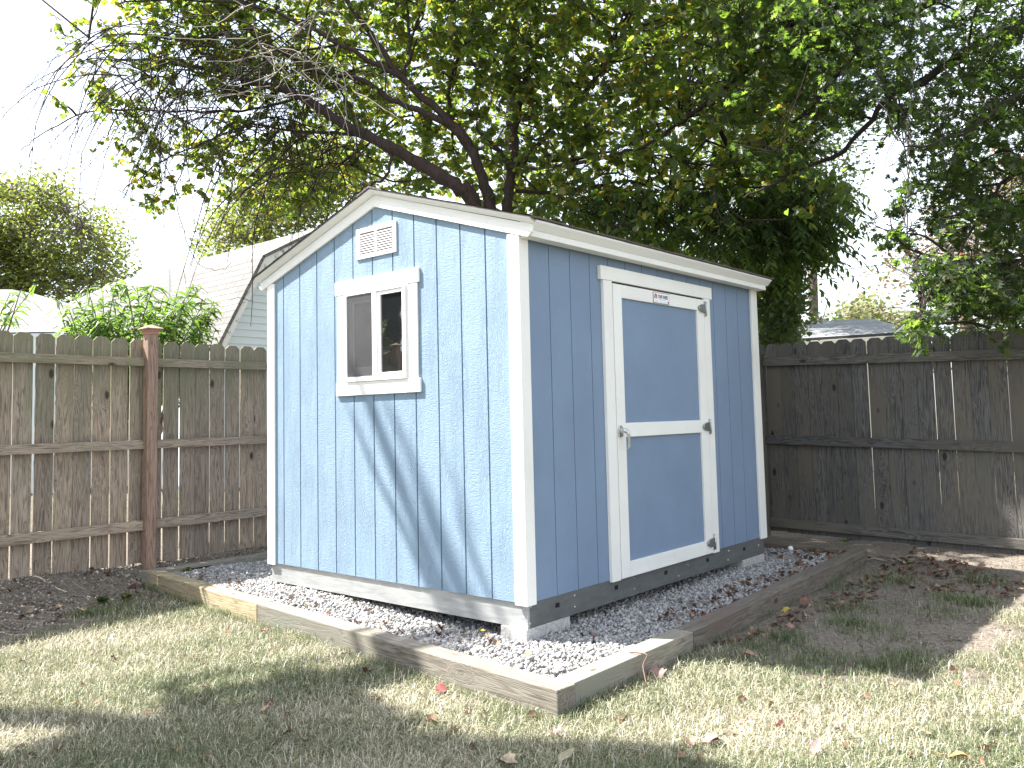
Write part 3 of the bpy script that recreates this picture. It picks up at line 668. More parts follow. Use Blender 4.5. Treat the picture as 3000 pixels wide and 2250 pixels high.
# ------------------------------------------------------------------ gravel
def stones(n, sampler, smin, smax, name, m, label, cat=None):
    ico = []; t = (1+5**.5)/2
    for a in (-1, 1):
        for b_ in (-t, t): ico += [(a, b_, 0), (0, a, b_), (b_, 0, a)]
    ico = np.array(ico); ico /= np.linalg.norm(ico[0])
    # faces: all triples at edge distance
    D = np.linalg.norm(ico[:, None]-ico[None], axis=2); el = np.sort(D[0])[1]*1.05; fs = []
    for i in range(12):
        for j in range(i+1, 12):
            for k in range(j+1, 12):
                if D[i, j] < el and D[j, k] < el and D[i, k] < el:
                    nn = np.cross(ico[j]-ico[i], ico[k]-ico[i]); fs.append((i, j, k) if nn@ico[i] > 0 else (i, k, j))
    fs = np.array(fs)
    P = sampler(n); n = len(P)
    s = rng.uniform(smin, smax, n)*rng.choice([.7, 1, 1, 1.25], n)
    V = ico[None]*(1+rng.uniform(-.28, .22, (n, 12, 1)))*rng.uniform(.6, 1.15, (n, 1, 3))
    a = rng.uniform(0, 6.28, (n, 2)); c, s1 = np.cos(a), np.sin(a)
    V2 = V.copy(); V2[..., 1] = V[..., 1]*c[:, None, 1]-V[..., 2]*s1[:, None, 1]; V2[..., 2] = V[..., 1]*s1[:, None, 1]+V[..., 2]*c[:, None, 1]
    V = V2.copy(); V[..., 0] = V2[..., 0]*c[:, None, 0]-V2[..., 1]*s1[:, None, 0]; V[..., 1] = V2[..., 0]*s1[:, None, 0]+V2[..., 1]*c[:, None, 0]
    V = V*s[:, None, None]+P[:, None]
    Fc = (fs[None]+12*np.arange(n)[:, None, None]).reshape(-1, 3)
    o = npmesh(name, V.reshape(-1, 3), [Fc], m); return tag(o, label, cat, kind='stuff')
def gravz(x, y): return -.205+.055*np.exp(-((x+2.3)/.9)**2)*np.exp(-(y/.8)**2)+.012*np.sin(x*3)*np.sin(y*4+1)
def inborder(x, y):
    yl = -.550+(.73-x)*.0829; xr = .588-.033*y
    return (y > yl) & (x < xr) & (x > -3.69) & (y < 3.72)
def gsam(n):
    x = rng.uniform(-3.7, .62, n*3); y = rng.uniform(-.56, 3.72, n*3)
    k = inborder(x, y) & ~((x < -.28) & (x > -2.35) & (y > .28)); k &= ~((x < 0) & (x > -.2) & (((y > -.01) & (y < .4)) | ((y > 2.62) & (y < 3.03))))
    k &= ~((x < -2.5) & (y > 1.6))
    x, y = x[k][:n], y[k][:n]; return np.stack([x, y, gravz(x, y)+rng.uniform(-.012, .008, len(x))], 1)
GRV = mat('gravel', (.4, .4, .4), .9); n = N(GRV); i = n.island()
tt = n.noise(n.coord((1, 1, 1), rnd=False), 90, 4, .7)
n.col(n.mix(.5, n.ramp(i, [(0, (.15, .147, .145)), (.3, (.25, .245, .24)), (.6, (.34, .33, .32)), (.88, (.50, .48, .465)), (1, (.33, .28, .245))]), n.ramp(tt, [(.3, (.65, .65, .65)), (.7, (1.15, 1.15, 1.15))]), 'MULTIPLY')); n.bump(tt, .5, .004)
stones(42000, gsam, .0078, .0145, 'gravel', GRV, 'grey and white crushed stone filling the timber border round the shed', 'gravel')
x_, y_ = np.meshgrid(np.linspace(-3.69, .62, 90), np.linspace(-.58, 3.8, 90), indexing='ij')
ii = (np.arange(89)[:, None]*90+np.arange(89)[None]).ravel()
yl = -.535+(.73-x_)*.0829; x_ = np.minimum(x_, .575-.033*y_)
GBS = mat('gravel_bed', (.14, .135, .13), .95)
tag(npmesh('gravel_bed', np.stack([x_.ravel(), np.maximum(np.minimum(y_, 3.70), yl).ravel(), (gravz(x_, y_)-.02).ravel()], 1), [np.stack([ii, ii+90, ii+91, ii+1], 1)], GBS), kind='structure')
# rubble on the bank under the left fence
def rsam(n):
    x = rng.uniform(-4.25, -3.05, n*3); y = rng.uniform(-2.6, 1.2, n*3)
    k = (rng.random(n*3) < dirtmask(x, y)) & ~inborder(x, y) & ~((x > -3.86) & (y > -.33)); x, y = x[k][:n], y[k][:n]
    return np.stack([x, y, gz(x, y)+.002], 1)
RUB = mat('rubble', (.3, .26, .23), .95); n = N(RUB); n.col(n.ramp(n.island(), [(0, (.09, .07, .055)), (.6, (.20, .16, .125)), (.92, (.30, .26, .215)), (1, (.44, .41, .37))]))
stones(6500, rsam, .004, .013, 'soil_rubble', RUB, 'clods and stones on the bare soil bank along the left fence', 'soil')
def r2sam(n):
    x = rng.uniform(.6, 3.4, n*4); y = rng.uniform(.5, 4.5, n*4)
    k = (rng.random(n*4) < dirtmask(x, y)) & (x > .76); x, y = x[k][:n], y[k][:n]
    return np.stack([x, y, gz(x, y)], 1)
stones(900, r2sam, .003, .009, 'soil_crumbs', RUB, 'crumbs of dry soil on the bare ground right of the border', 'soil')

# golf ball
me = bpy.data.meshes.new('golf_ball'); gb = bpy.data.objects.new('golf_ball', me)
import bmesh
bm = bmesh.new(); bmesh.ops.create_icosphere(bm, subdivisions=4, radius=.0235); bm.to_mesh(me); bm.free()
me.polygons.foreach_set('use_smooth', [True]*len(me.polygons))
GB = mat('golf_ball_white', (.85, .85, .85), .3); n = N(GB); vo = n.n('TexVoronoi'); vo.inputs['Scale'].default_value = 230; n.l(n.coord((1, 1, 1)), vo.inputs['Vector']); n.bump(vo.outputs['Distance'], .3, .002)
me.materials.append(GB); gp = hit(2316, 1607, 2, -.178); link(gb, None, Matrix.Translation(Vector(gp))); tag(gb, 'white golf ball lying on the gravel near the far corner of the shed', 'golf ball')

# ------------------------------------------------------------------ where direct sun reaches what the picture shows
LIT_OK = [  # parts of the picture (pixels) that lie in tree shade
    [(-600, 2130), (0, 2110), (176, 2045), (400, 2040), (640, 2020), (730, 1930), (800, 1890), (900, 1905), (1100, 1975), (1350, 2070), (1630, 2120), (1720, 2105), (1900, 2110), (2080, 2150), (2200, 2200), (2280, 2280), (2350, 2700), (-600, 2700)],
    [(2560, 2110), (2700, 2110), (3050, 2170), (3300, 2200), (3300, 2320), (2900, 2240), (2640, 2180)],
    [(2640, 1985), (2900, 1990), (3300, 2020), (3300, 2110), (2960, 2090), (2760, 2050)],
]
def sun_ok(P, margin=0.0):
    """True where a leaf may hang: its shadow does not fall on a part of the scene that the photograph shows in sun"""
    P = np.asarray(P, float)
    t = (P[:, 1])/SUN[1]; Wl = P-SUN*t[:, None]
    on_wall = (t > 0) & (Wl[:, 0] > -W_-.2) & (Wl[:, 0] < .35) & (Wl[:, 2] > -.25) & (Wl[:, 2] < 2.7)
    r_ = ~on_wall
    for zz in (GZ, GZ+.13): r_ &= _land(P, zz)
    return r_
def _land(P, zz):
    tg = (P[:, 2]-zz)/SUN[2]; Gp = P-SUN*tg[:, None]
    u, v, z = proj(Gp); vis = (z > .3) & (u > -250) & (u < 3250) & (v > 1180) & (v < 2500)
    # hidden behind the shed, its own shadow, or behind the fences: free
    own = ((Gp[:, 0] < 1.66) & (Gp[:, 1] > .55) & (Gp[:, 0] > -2.6)) | (Gp[:, 0] < -4.2) | (Gp[:, 1] > 4.6) | ((Gp[:, 0] < -2.9) & (Gp[:, 1] > -.3))
    sh = np.zeros(len(P), bool)
    for poly in LIT_OK: sh |= inpoly(u, v, poly)
    return ~vis | own | sh

# ------------------------------------------------------------------ foliage tools
def nrmz(a): return a/(np.linalg.norm(a, axis=-1, keepdims=True)+1e-9)
T_HEART = np.array([(0, 0), (-.06, .16), (-.02, .34), (.14, .46), (.36, .47), (.60, .36), (.82, .17), (1, 0)])
T_OAK = np.array([(0, 0), (.16, .06), (.24, .30), (.34, .07), (.44, .46), (.58, .08), (.74, .34), (.80, .08), (1, 0)])
T_MAP = np.array([(0, 0), (-.05, .30), (.14, .28), (.22, .55), (.42, .35), (.62, .42), (.68, .16), (1, 0)])
T_OVAL = np.array([(0, 0), (.15, .2), (.4, .3), (.7, .2), (1, 0)])
T_LEAF = np.array([(0, 0), (.25, .13), (.6, .13), (1, 0)])
def leaves(name, P, D, Nn, S, tmpl, m, parent=None, fold=.25, bend=.15, curl=0):
    """folded two-sided leaves: half blades left and right of a midrib. P base, D direction, Nn normal, S size"""
    P, D, Nn = map(lambda a: np.asarray(a, float), (P, D, Nn)); n = len(P); D = nrmz(D)
    Sd = nrmz(np.cross(Nn, D)); Up = np.cross(D, Sd); k = len(tmpl); S = np.asarray(S)[:, None, None]
    fo = rng.uniform(.3, 1.4, n)[:, None]*fold; be = rng.uniform(-.3, 1.5, n)[:, None]*bend
    out = []; asym = rng.uniform(.85, 1.1, n)[:, None, None]
    for s in (1, -1):
        x = tmpl[None, :, 0]; y = tmpl[None, :, 1]*s
        z = fo*np.abs(y)-be*x**2+curl*rng.uniform(-1, 1, (n, 1))*np.sin(x*3)*np.abs(y)
        out.append(P[:, None]+S*(x[..., None]*D[:, None]+(y[..., None]*asym)*Sd[:, None]+z[..., None]*Up[:, None]))
    V = np.concatenate(out, 1)          # n, 2k, 3
    b0 = np.arange(n)[:, None]*2*k
    # merge the midrib ends by reusing the first half's two end points so that a leaf is one island
    f1 = b0+np.arange(k)[None]; f2 = b0+np.concatenate([[0], np.arange(k+1, 2*k-1), [k-1]])[None][:, ::-1]
    return npmesh(name, V.reshape(-1, 3), [np.concatenate([f1, f2])], m, parent)
def droopleaves(name, P, D, Nn, S, wid, m, parent=None, bend=.5):
    """narrow leaves that arch down"""
    n = len(P); D = nrmz(np.asarray(D)); Sd = nrmz(np.cross(Nn, D)); T = np.array([0, .2, .5, .8, 1.]); Wd = np.array([.15, .85, 1, .6, .05])*wid
    be = rng.uniform(.4, 1.3, n)[:, None]*bend; V = []
    c = np.asarray(P)[:, None]+S[:, None, None]*(T[None, :, None]*D[:, None])
    c[..., 2] -= S[:, None]*be*T[None]**2
    w_ = S[:, None, None]*Wd[None, :, None]*Sd[:, None]
    V = np.stack([c-w_*.5, c+w_*.5], 2).reshape(n, 10, 3); b0 = np.arange(n)[:, None]*10
    Fc = np.concatenate([b0+np.array([2*i, 2*i+1, 2*i+3, 2*i+2])[None] for i in range(4)])
    return npmesh(name, V.reshape(-1, 3), [Fc], m, parent)
def cluster_leaves(C, per, length, spread, size, down=.35, up_bias=.8):
    """each cluster centre becomes a short twig with leaves along it. returns P, D, N, S, twig start and end"""
    n = len(C); a = rng.uniform(0, 2*math.pi, n); el = rng.normal(-.15, .4, n)
    T = np.stack([np.cos(a)*np.cos(el), np.sin(a)*np.cos(el), np.sin(el)], 1); Ln = rng.uniform(.6, 1.2, n)*length
    E0 = C-T*Ln[:, None]*.5; t = rng.uniform(0, 1, (n, per)); t = np.sort(t, 1)
    P = E0[:, None]+T[:, None]*(t*Ln[:, None])[..., None]; P[..., 2] -= (t**2)*Ln[:, None]*.2
    P = P+rng.normal(0, spread, P.shape)
    sd = nrmz(np.cross(T, (0, 0, 1.)))
    sgn = np.where(np.arange(per)[None] % 2, 1., -1.)[..., None]
    D = T[:, None]*.5+sd[:, None]*sgn*rng.uniform(.5, 1, (n, per, 1))+rng.normal(0, .35, P.shape); D[..., 2] -= down
    Nn = rng.normal(0, .55, P.shape); Nn[..., 2] += up_bias
    S = rng.uniform(.6, 1.15, (n, per))*size
    return P.reshape(-1, 3), D.reshape(-1, 3), Nn.reshape(-1, 3), S.ravel(), E0, E0+T*Ln[:, None]
def polysample(poly, n, d0, d1):
    p = np.array(poly, float); lo, hi = p.min(0), p.max(0); U = np.zeros(0); V = np.zeros(0)
    while len(U) < n:
        u = rng.uniform(lo[0], hi[0], n); v = rng.uniform(lo[1], hi[1], n); k = inpoly(u, v, poly); U = np.concatenate([U, u[k]]); V = np.concatenate([V, v[k]])
    U, V = U[:n], V[:n]; return at(U, V, rng.uniform(d0, d1, n))
def nearest(P, Q):
    idx = np.zeros(len(P), int)
    for i in range(0, len(P), 500):
        idx[i:i+500] = np.argmin(((P[i:i+500, None]-Q[None])**2).sum(2), 1)
    return idx
def many_tubes(A, B, ra, rb, k=3, seg=4, sag=.08):
    """curved thin tubes from A to B, vectorised"""
    n = len(A); t = np.linspace(0, 1, seg+1); Ln = np.linalg.norm(B-A, axis=1)
    mid = rng.normal(0, sag, (n, 3))*Ln[:, None]; mid[:, 2] += Ln*sag*.8
    m2 = rng.normal(0, sag*.4, (n, 3))*Ln[:, None]
    C = A[:, None]*(1-t)[None, :, None]+B[:, None]*t[None, :, None]+mid[:, None]*np.sin(t*math.pi)[None, :, None]+m2[:, None]*np.sin(t*2*math.pi)[None, :, None]
    T = nrmz(B-A); ref = np.where(np.abs(T[:, 2:3]) < .9, np.array([[0, 0, 1.]]), np.array([[1., 0, 0]])); X = nrmz(np.cross(T, ref)); Y = np.cross(T, X)
    an = np.arange(k)*2*math.pi/k; r = (np.broadcast_to(ra, n)[:, None]*(1-t)+np.broadcast_to(rb, n)[:, None]*t)
    V = C[:, :, None]+r[:, :, None, None]*(np.cos(an)[None, None, :, None]*X[:, None, None]+np.sin(an)[None, None, :, None]*Y[:, None, None])
    b0 = np.arange(n)[:, None]*(seg+1)*k
    Fc = np.concatenate([b0+np.array([i*k+j, i*k+(j+1) % k, (i+1)*k+(j+1) % k, (i+1)*k+j])[None] for i in range(seg) for j in range(k)])
    return V.reshape(-1, 3), Fc, C
def smoothline(pts, sub=5):
    pts = np.asarray(pts, float); out = []; n = len(pts)
    for i in range(n-1):
        p0, p1, p2, p3 = pts[max(i-1, 0)], pts[i], pts[i+1], pts[min(i+2, n-1)]
        for t in np.linspace(0, 1, sub, endpoint=False):
            out.append(.5*((2*p1)+(-p0+p2)*t+(2*p0-5*p1+4*p2-p3)*t*t+(-p0+3*p1-3*p2+p3)*t**3))
    out.append(pts[-1]); return np.array(out)
def limb(px, ra, rb, base=None, power=.8):
    pts = [at(u, v, d) for u, v, d in px]
    if base is not None: pts = [np.array(q, float) for q in base]+pts
    L = smoothline(pts); t = np.linspace(0, 1, len(L))**power; r = ra+(rb-ra)*t; L[2:-1] += rng.normal(0, .010, (len(L)-3, 3)); r = r*(1+rng.normal(0, .05, len(r)))
    return L, r
def tree(root, limbs, Cl, per, length, size, tmpl, lm, bark, twig=(.006, .0022), lvl1=110, l1r=(.018, .007), spread=.02, check=True, fold=.25, down=.35, trunk_n=1, wig=.08, crown='crown'):
    """limbs: list of (line, radii); Cl: cluster centres"""
    for i, (L, r) in enumerate(limbs):
        MB().tube(L, r, 9 if r[0] > .03 else 6).build('trunk' if i < trunk_n else 'limb', bark, root, smooth=True)
    Q = np.concatenate([L[3:] for L, r in limbs])
    if check: Cl = Cl[sun_ok(Cl)]
    V1 = Cl[rng.choice(len(Cl), min(lvl1, len(Cl)), False)]
    # grow secondary branches nearest first so that they chain outwards
    i = nearest(V1, Q); A1 = Q[i]
    va, fa, Cc = many_tubes(A1, V1, l1r[0], l1r[1], 5, 7, wig*1.6)
    Q2 = np.concatenate([Q, Cc[:, 1:].reshape(-1, 3)])
    P, D, Nn, S, E0, E1 = cluster_leaves(Cl, per, length, spread, size, down)
    j = nearest(E0, Q2); vb, fb, C2 = many_tubes(Q2[j], E0, twig[0], twig[1]*1.3, 3, 4, wig*1.3)
    vc, fc, C3 = many_tubes(E0, E1, twig[1]*1.3, twig[1]*.6, 3, 2, .05)
    def okf(C_, f_):
        if not check: return f_
        g = sun_ok(C_.reshape(-1, 3)).reshape(len(C_), -1).all(1); per_ = len(f_)//len(C_)
        return f_.reshape(-1, len(C_), 4)[:, g].reshape(-1, 4)
    fa, fb, fc = okf(Cc, fa), okf(C2, fb), okf(C3, fc)
    npmesh('branches', np.concatenate([va, vb, vc]), [np.concatenate([fa, fb+len(va), fc+len(va)+len(vb)])], bark, root, smooth=True)
    if check:
        k = (sun_ok(P) & sun_ok(P+nrmz(D)*S[:, None])) | (rng.random(len(P)) < .008); P, D, Nn, S = P[k], D[k], Nn[k], S[k]
    return leaves(crown, P, D, Nn, S, tmpl, lm, root, fold)

# ------------------------------------------------------------------ the many-stemmed tree behind the shed
base = (-3.35, 3.35, -.25)
rb = thing('redbud_tree', 'wide spreading dark-barked tree with heart-shaped leaves arching over and behind the shed', 'tree', base)
bs = lambda dx, dy, z: (base[0]+dx, base[1]+dy, z)
limbs = [
    limb([(1395, 640, 9.3), (1330, 545, 9.2), (1230, 480, 9.2), (1120, 420, 9.2), (1000, 360, 9.3), (880, 285, 9.4), (760, 245, 9.5), (640, 210, 9.7), (480, 180, 9.8), (330, 170, 9.9)], .108, .012, [bs(-.1, 0, -.3), bs(-.12, -.02, 1.2)], 1.0),
    limb([(1440, 640, 9.4), (1425, 560, 9.4), (1395, 470, 9.35), (1360, 400, 9.3), (1280, 320, 9.3), (1180, 230, 9.3), (1100, 120, 9.3), (1020, 0, 9.3), (900, -200, 9.3)], .09, .02, [bs(0, 0, -.3), bs(.02, 0, 1.2)]),
    limb([(1485, 640, 9.5), (1490, 540, 9.5), (1508, 465, 9.5), (1508, 380, 9.5), (1535, 240, 9.5), (1572, 140, 9.5), (1540, 0, 9.5), (1500, -220, 9.4)], .085, .014, [bs(.12, .05, -.3), bs(.12, .05, 1.2)]),
    limb([(1500, 510, 9.5), (1560, 445, 9.5), (1640, 345, 9.4), (1740, 235, 9.3), (1800, 120, 9.2), (1860, -80, 9.1)], .038, .010),
    limb([(1495, 500, 9.5), (1455, 430, 9.5), (1400, 385, 9.4)], .035, .018),
    limb([(1360, 400, 9.3), (1290, 350, 9.3), (1170, 300, 9.3), (1040, 225, 9.4), (940, 215, 9.5), (830, 160, 9.6), (700, 60, 9.7), (600, -60, 9.8)], .045, .010),
    limb([(1180, 230, 9.3), (1205, 120, 9.4), (1175, -60, 9.5)], .03, .012),
    limb([(1145, 440, 9.2), (1130, 520, 9.1), (1050, 560, 9.1), (1010, 600, 9.1)], .022, .008),
    limb([(1100, 405, 9.2), (960, 390, 9.4), (850, 385, 9.6), (700, 360, 9.7), (600, 420, 9.8), (480, 470, 9.8), (360, 560, 9.8)], .022, .006),
    limb([(880, 285, 9.4), (740, 320, 9.7), (560, 330, 9.8), (400, 320, 9.9), (250, 330, 10), (130, 390, 10), (60, 440, 10)], .018, .005),
    limb([(640, 210, 9.7), (560, 130, 9.8), (400, 100, 9.9), (260, 110, 10)], .016, .005),
    limb([(1180, 230, 9.3), (1000, 130, 9.2), (860, 60, 9.3), (760, 20, 9.4), (500, 0, 9.5), (350, 10, 9.6)], .03, .008),
    limb([(1430, 560, 9.4), (1390, 470, 9.5), (1320, 330, 9.7), (1330, 200, 9.8), (1400, 60, 9.8), (1500, -60, 9.8)], .04, .012),
    limb([(1300, 520, 9.4), (1150, 530, 9.7), (1000, 480, 10), (880, 500, 10.2)], .018, .006),
    limb([(1508, 465, 9.5), (1680, 470, 9.7), (1850, 420, 9.8), (1990, 350, 9.9)], .026, .008),
    limb([(1510, 560, 9.6), (1650, 560, 9.6), (1830, 530, 9.8), (1960, 560, 9.9)], .026, .008),
]
def dens(poly, n, d0=8.7, d1=11.4):
    return polysample(poly, n, d0, d1)
Cl = np.concatenate([
    dens([(560, -420), (2400, -420), (2330, 60), (2350, 330), (2300, 640), (2200, 800), (2000, 760), (1560, 640), (1090, 540), (960, 560), (840, 520), (740, 420), (640, 330), (560, 150)], 2050, 9.3, 12.2),
    dens([(1000, -300), (2200, -300), (2200, 600), (1600, 600), (1560, 300), (1400, 180), (1000, 60)], 300, 8.6, 9.4),
    dens([(330, -350), (700, -350), (760, 380), (560, 330), (400, 230), (300, 60)], 330, 9.3, 11),
    dens([(160, -60), (420, -200), (470, 200), (420, 400), (260, 330), (170, 150)], 42, 9.5, 10.6),
    dens([(60, 200), (380, 230), (620, 420), (640, 560), (480, 620), (380, 480), (200, 380), (40, 330)], 34, 9.5, 10.4),
    dens([(500, 330), (900, 480), (1000, 560), (900, 640), (720, 600), (560, 480)], 120, 9.6, 11.5),
    dens([(420, 420), (500, 420), (470, 620), (420, 630)], 8, 9.6, 9.9),
    dens([(-200, -1300), (2300, -1300), (2300, -400), (0, -400)], 480, 9.2, 12),
    np.stack([rng.uniform(-.4, 2.6, 420), np.full(420, 4.5), rng.uniform(-.2, 1.75, 420)], 1)+SUN*rng.uniform(3.2, 7.5, 420)[:, None]])
Cl = Cl[Cl[:, 1] > .15]
tree(rb, limbs, Cl, 17, .42, .074, T_HEART, LRED, BARK, lvl1=320, l1r=(.015, .006), trunk_n=3, wig=.1)
# bare hanging twigs on the left side of the tree
n = 230
A = polysample([(250, 60), (1000, 60), (1050, 480), (900, 520), (700, 400), (500, 330), (300, 300)], n, 8.9, 10.2)
b = MB(); k = 0
for a in A[A[:, 1] > -.3]:
    k += 1
    ln = random.uniform(.7, 2.4)*(.75 if k % 3 else 1.1); d = -RT*random.uniform(-.3, 1.1)+np.array([0, 0, random.uniform(-.4, .5)])+rng.normal(0, .25, 3); d /= np.linalg.norm(d)
    pts = [a]; ns = 9
    for i in range(ns):
        d = d+np.array([0, 0, -.21])+rng.normal(0, .10, 3); d /= np.linalg.norm(d); pts.append(pts[-1]+d*ln/ns)
    pts = np.array(pts)
    b.tube(pts, np.linspace(.0080, .0024, ns+1)*random.uniform(.7, 1.3), 4, False)
    for j in range(random.randint(3, 9)):
        i = random.randint(2, ns-1); q = pts[i]; e = rng.normal(0, 1, 3)*.5+np.array([0, 0, -.5]); e /= np.linalg.norm(e); l2 = random.uniform(.08, .4)
        q1 = q+e*l2*.5+np.array([0, 0, .01]); e2 = e+rng.normal(0, .4, 3)+np.array([0, 0, -.3]); q2 = q1+e2/np.linalg.norm(e2)*l2*.5
        b.tube([q, q1, q2], [.0036, .0028, .0018], 3, False)
# a few long ones that reach far down
for (pl_, rr0) in (([(820, 380, 9.4), (760, 440, 9.4), (690, 510, 9.4), (668, 600, 9.4), (640, 680, 9.4), (612, 728, 9.4)], .011), ([(430, 260, 9.5), (330, 400, 9.5), (285, 560, 9.4), (262, 660, 9.3), (254, 760, 9.2), (258, 860, 9.1)], .006),
                  ([(640, 330, 9.5), (560, 430, 9.5), (520, 560, 9.5), (545, 700, 9.5), (590, 780, 9.5), (650, 790, 9.5), (690, 760, 9.5)], .008), ([(520, 300, 9.5), (500, 430, 9.5), (470, 560, 9.5), (430, 640, 9.5), (415, 700, 9.5)], .004),
                  ([(960, 480, 9.2), (900, 560, 9.2), (870, 640, 9.2), (850, 720, 9.2)], .007), ([(1040, 420, 9.2), (1010, 500, 9.2), (960, 600, 9.2), (935, 660, 9.2)], .008),
                  ([(700, 60, 9.4), (560, 160, 9.4), (480, 260, 9.4), (330, 330, 9.5), (200, 400, 9.5), (120, 450, 9.5), (0, 470, 9.5)], .008), ([(330, 300, 9.6), (200, 300, 9.6), (90, 250, 9.6), (0, 235, 9.6)], .005),
                  ([(400, 120, 9.6), (240, 130, 9.6), (130, 105, 9.6), (60, 60, 9.6)], .005)):
    L, r = limb(pl_, rr0, .0018, None); b.tube(L, r, 5, False)
b.build('bare_twigs', BARKD, rb, smooth=True)
b = MB()
for a in polysample([(700, 0), (1100, 60), (1080, 260), (850, 330), (700, 200)], 40, 8.5, 8.9):
    d = -RT*random.uniform(-1, 1)+np.array([0, 0, random.uniform(-.8, .6)])+rng.normal(0, .3, 3); d /= np.linalg.norm(d); pts = [a]
    for i in range(9): d = d+rng.normal(0, .22, 3)+np.array([0, 0, -.06]); d /= np.linalg.norm(d); pts.append(pts[-1]+d*random.uniform(.06, .14))
    b.tube(pts, np.linspace(.006, .002, 10), 4, False)
b.build('pale_dead_twigs', mat('pale_twig', (.30, .26, .24), .9), rb, smooth=True)

# ------------------------------------------------------------------ oak on the right
ob = (3.7, 7.6, -.3)
ok = thing('oak_tree', 'oak with pointed lobed leaves, branches reaching in from the right over the dark fence', 'tree', ob)
limbs = [
    (smoothline([ob, (3.75, 7.5, 2.5), (3.6, 7.4, 5.5), (3.5, 7.2, 9), (3.4, 7, 12)]), np.linspace(.24, .10, 21)),
    limb([(3000, 75, 7.6), (2700, 240, 7.5), (2600, 290, 7.5), (2470, 440, 7.5), (2300, 520, 7.4), (2180, 580, 7.3)], .05, .008, [(3.6, 7.4, 5.0)]),
    limb([(3000, -120, 7.8), (2700, 20, 7.7), (2560, 100, 7.6), (2440, 230, 7.6), (2380, 310, 7.6), (2310, 370, 7.5)], .05, .012, [(3.6, 7.35, 6.0)]),
    limb([(2700, -200, 8.2), (2370, 0, 8.2), (2270, 130, 8.2), (2130, 250, 8.2), (2000, 355, 8.3), (1900, 420, 8.4), (1800, 450, 8.5)], .05, .012, [(3.55, 7.3, 7.2)]),
    limb([(3300, 300, 7.2), (3000, 480, 7.0), (2880, 620, 6.8), (2800, 760, 6.7)], .035, .006, [(3.6, 7.4, 4.0)]),
    limb([(3300, 600, 7.2), (3000, 760, 6.8), (2940, 860, 6.6), (2900, 960, 6.5)], .025, .005, [(3.65, 7.4, 3.2)]),
    limb([(3200, 150, 7.0), (2950, 300, 6.7), (2800, 400, 6.5), (2650, 430, 6.4)], .03, .006, [(3.6, 7.4, 4.6)]),
]
Cl = np.concatenate([
    polysample([(2330, -300), (3400, -300), (3400, 880), (3000, 880), (2880, 800), (2760, 700), (2690, 640), (2640, 560), (2660, 380), (2560, 300), (2420, 330), (2300, 250), (2250, 60)], 1250, 6.5, 9.5),
    polysample([(2150, -200), (2600, -200), (2520, 330), (2330, 480), (2180, 520), (2080, 300)], 260, 7.2, 9.0),
    polysample([(2600, 560), (2700, 640), (2690, 700), (2600, 690)], 9, 6.6, 7.2),
    polysample([(2680, 740), (2800, 760), (3100, 800), (3100, 930), (2880, 940), (2780, 880), (2690, 830)], 110, 6.2, 7.4),
    polysample([(2640, 920), (2740, 900), (2760, 960), (2640, 990)], 9, 6.0, 6.4),
    polysample([(2300, -1100), (3600, -1100), (3500, -300), (2300, -300)], 420, 7, 10)])
tree(ok, limbs, Cl, 20, .46, .088, T_OAK, LOAK, BARKD, lvl1=170, l1r=(.014, .005), fold=.18)
vn = limb([(2690, -60, 6.8), (2700, 60, 6.8), (2740, 130, 6.8), (2790, 230, 6.8)], .010, .005); MB().tube(*vn, 5, False).build('limb', BARKG, ok, smooth=True)
hv = MB(); L, r = limb([(2690, 180, 6.7), (2672, 260, 6.7), (2665, 340, 6.7), (2656, 420, 6.7), (2660, 500, 6.7), (2655, 580, 6.7), (2650, 660, 6.7)], .008, .005); hv.tube(L, r, 5, False)
tag(hv.build('hanging_vine', BARKG, smooth=True), 'pale leafless vine hanging straight down in front of the oak leaves on the right', 'vine')

# ------------------------------------------------------------------ dark compound-leaved tree right of the shed roof
_q = at(2175, 1200, 9.6); pb_ = (_q[0], _q[1], -.3)
pt = thing('walnut_tree', 'dark tree with long compound leaves drooping over the far end of the shed roof', 'tree', pb_)
limbs = [limb([(2180, 800, 9.6), (2200, 650, 9.7), (2150, 480, 9.9), (2080, 300, 10), (2000, 100, 10)], .07, .02, [pb_, (pb_[0], pb_[1], 1.5)]),
         limb([(2200, 650, 9.7), (2300, 600, 9.6), (2400, 560, 9.5)], .02, .006), limb([(2190, 720, 9.6), (2300, 720, 9.3), (2420, 745, 9.1)], .018, .005), limb([(2190, 700, 9.6), (2050, 640, 9.3), (1900, 640, 9.1), (1780, 620, 9.0)], .02, .006),
         limb([(2150, 480, 9.9), (2250, 420, 9.8), (2350, 420, 9.7)], .018, .006)]
Cl = np.concatenate([polysample([(1560, 560), (2250, 520), (2320, 600), (2390, 660), (2370, 750), (2250, 765), (2180, 790), (1900, 720), (1650, 650)], 380, 8.6, 10.4),
                     polysample([(2200, 560), (2380, 560), (2500, 655), (2430, 690), (2450, 735), (2370, 765), (2250, 770)], 110, 8.8, 9.6),
                     polysample([(2250, 380), (2420, 480), (2500, 600), (2350, 620), (2200, 560)], 120, 9.4, 10.6)])
for i, (L, r) in enumerate(limbs): MB().tube(L, r, 8).build('trunk' if i == 0 else 'limb', BARKD, pt, smooth=True)
Q = np.concatenate([L for L, r in limbs]); Cl = Cl[sun_ok(Cl)]; n = len(Cl)
a = rng.uniform(0, 6.28, n); T = np.stack([np.cos(a), np.sin(a), rng.normal(-.25, .25, n)], 1); T = nrmz(T+RT*.35); Ln = rng.uniform(.35, .6, n); per = 15
t = np.linspace(.18, 1, per)[None]*np.ones((n, 1)); P = Cl[:, None]+T[:, None]*(t*Ln[:, None])[..., None]; P[..., 2] -= .45*Ln[:, None]*t**2
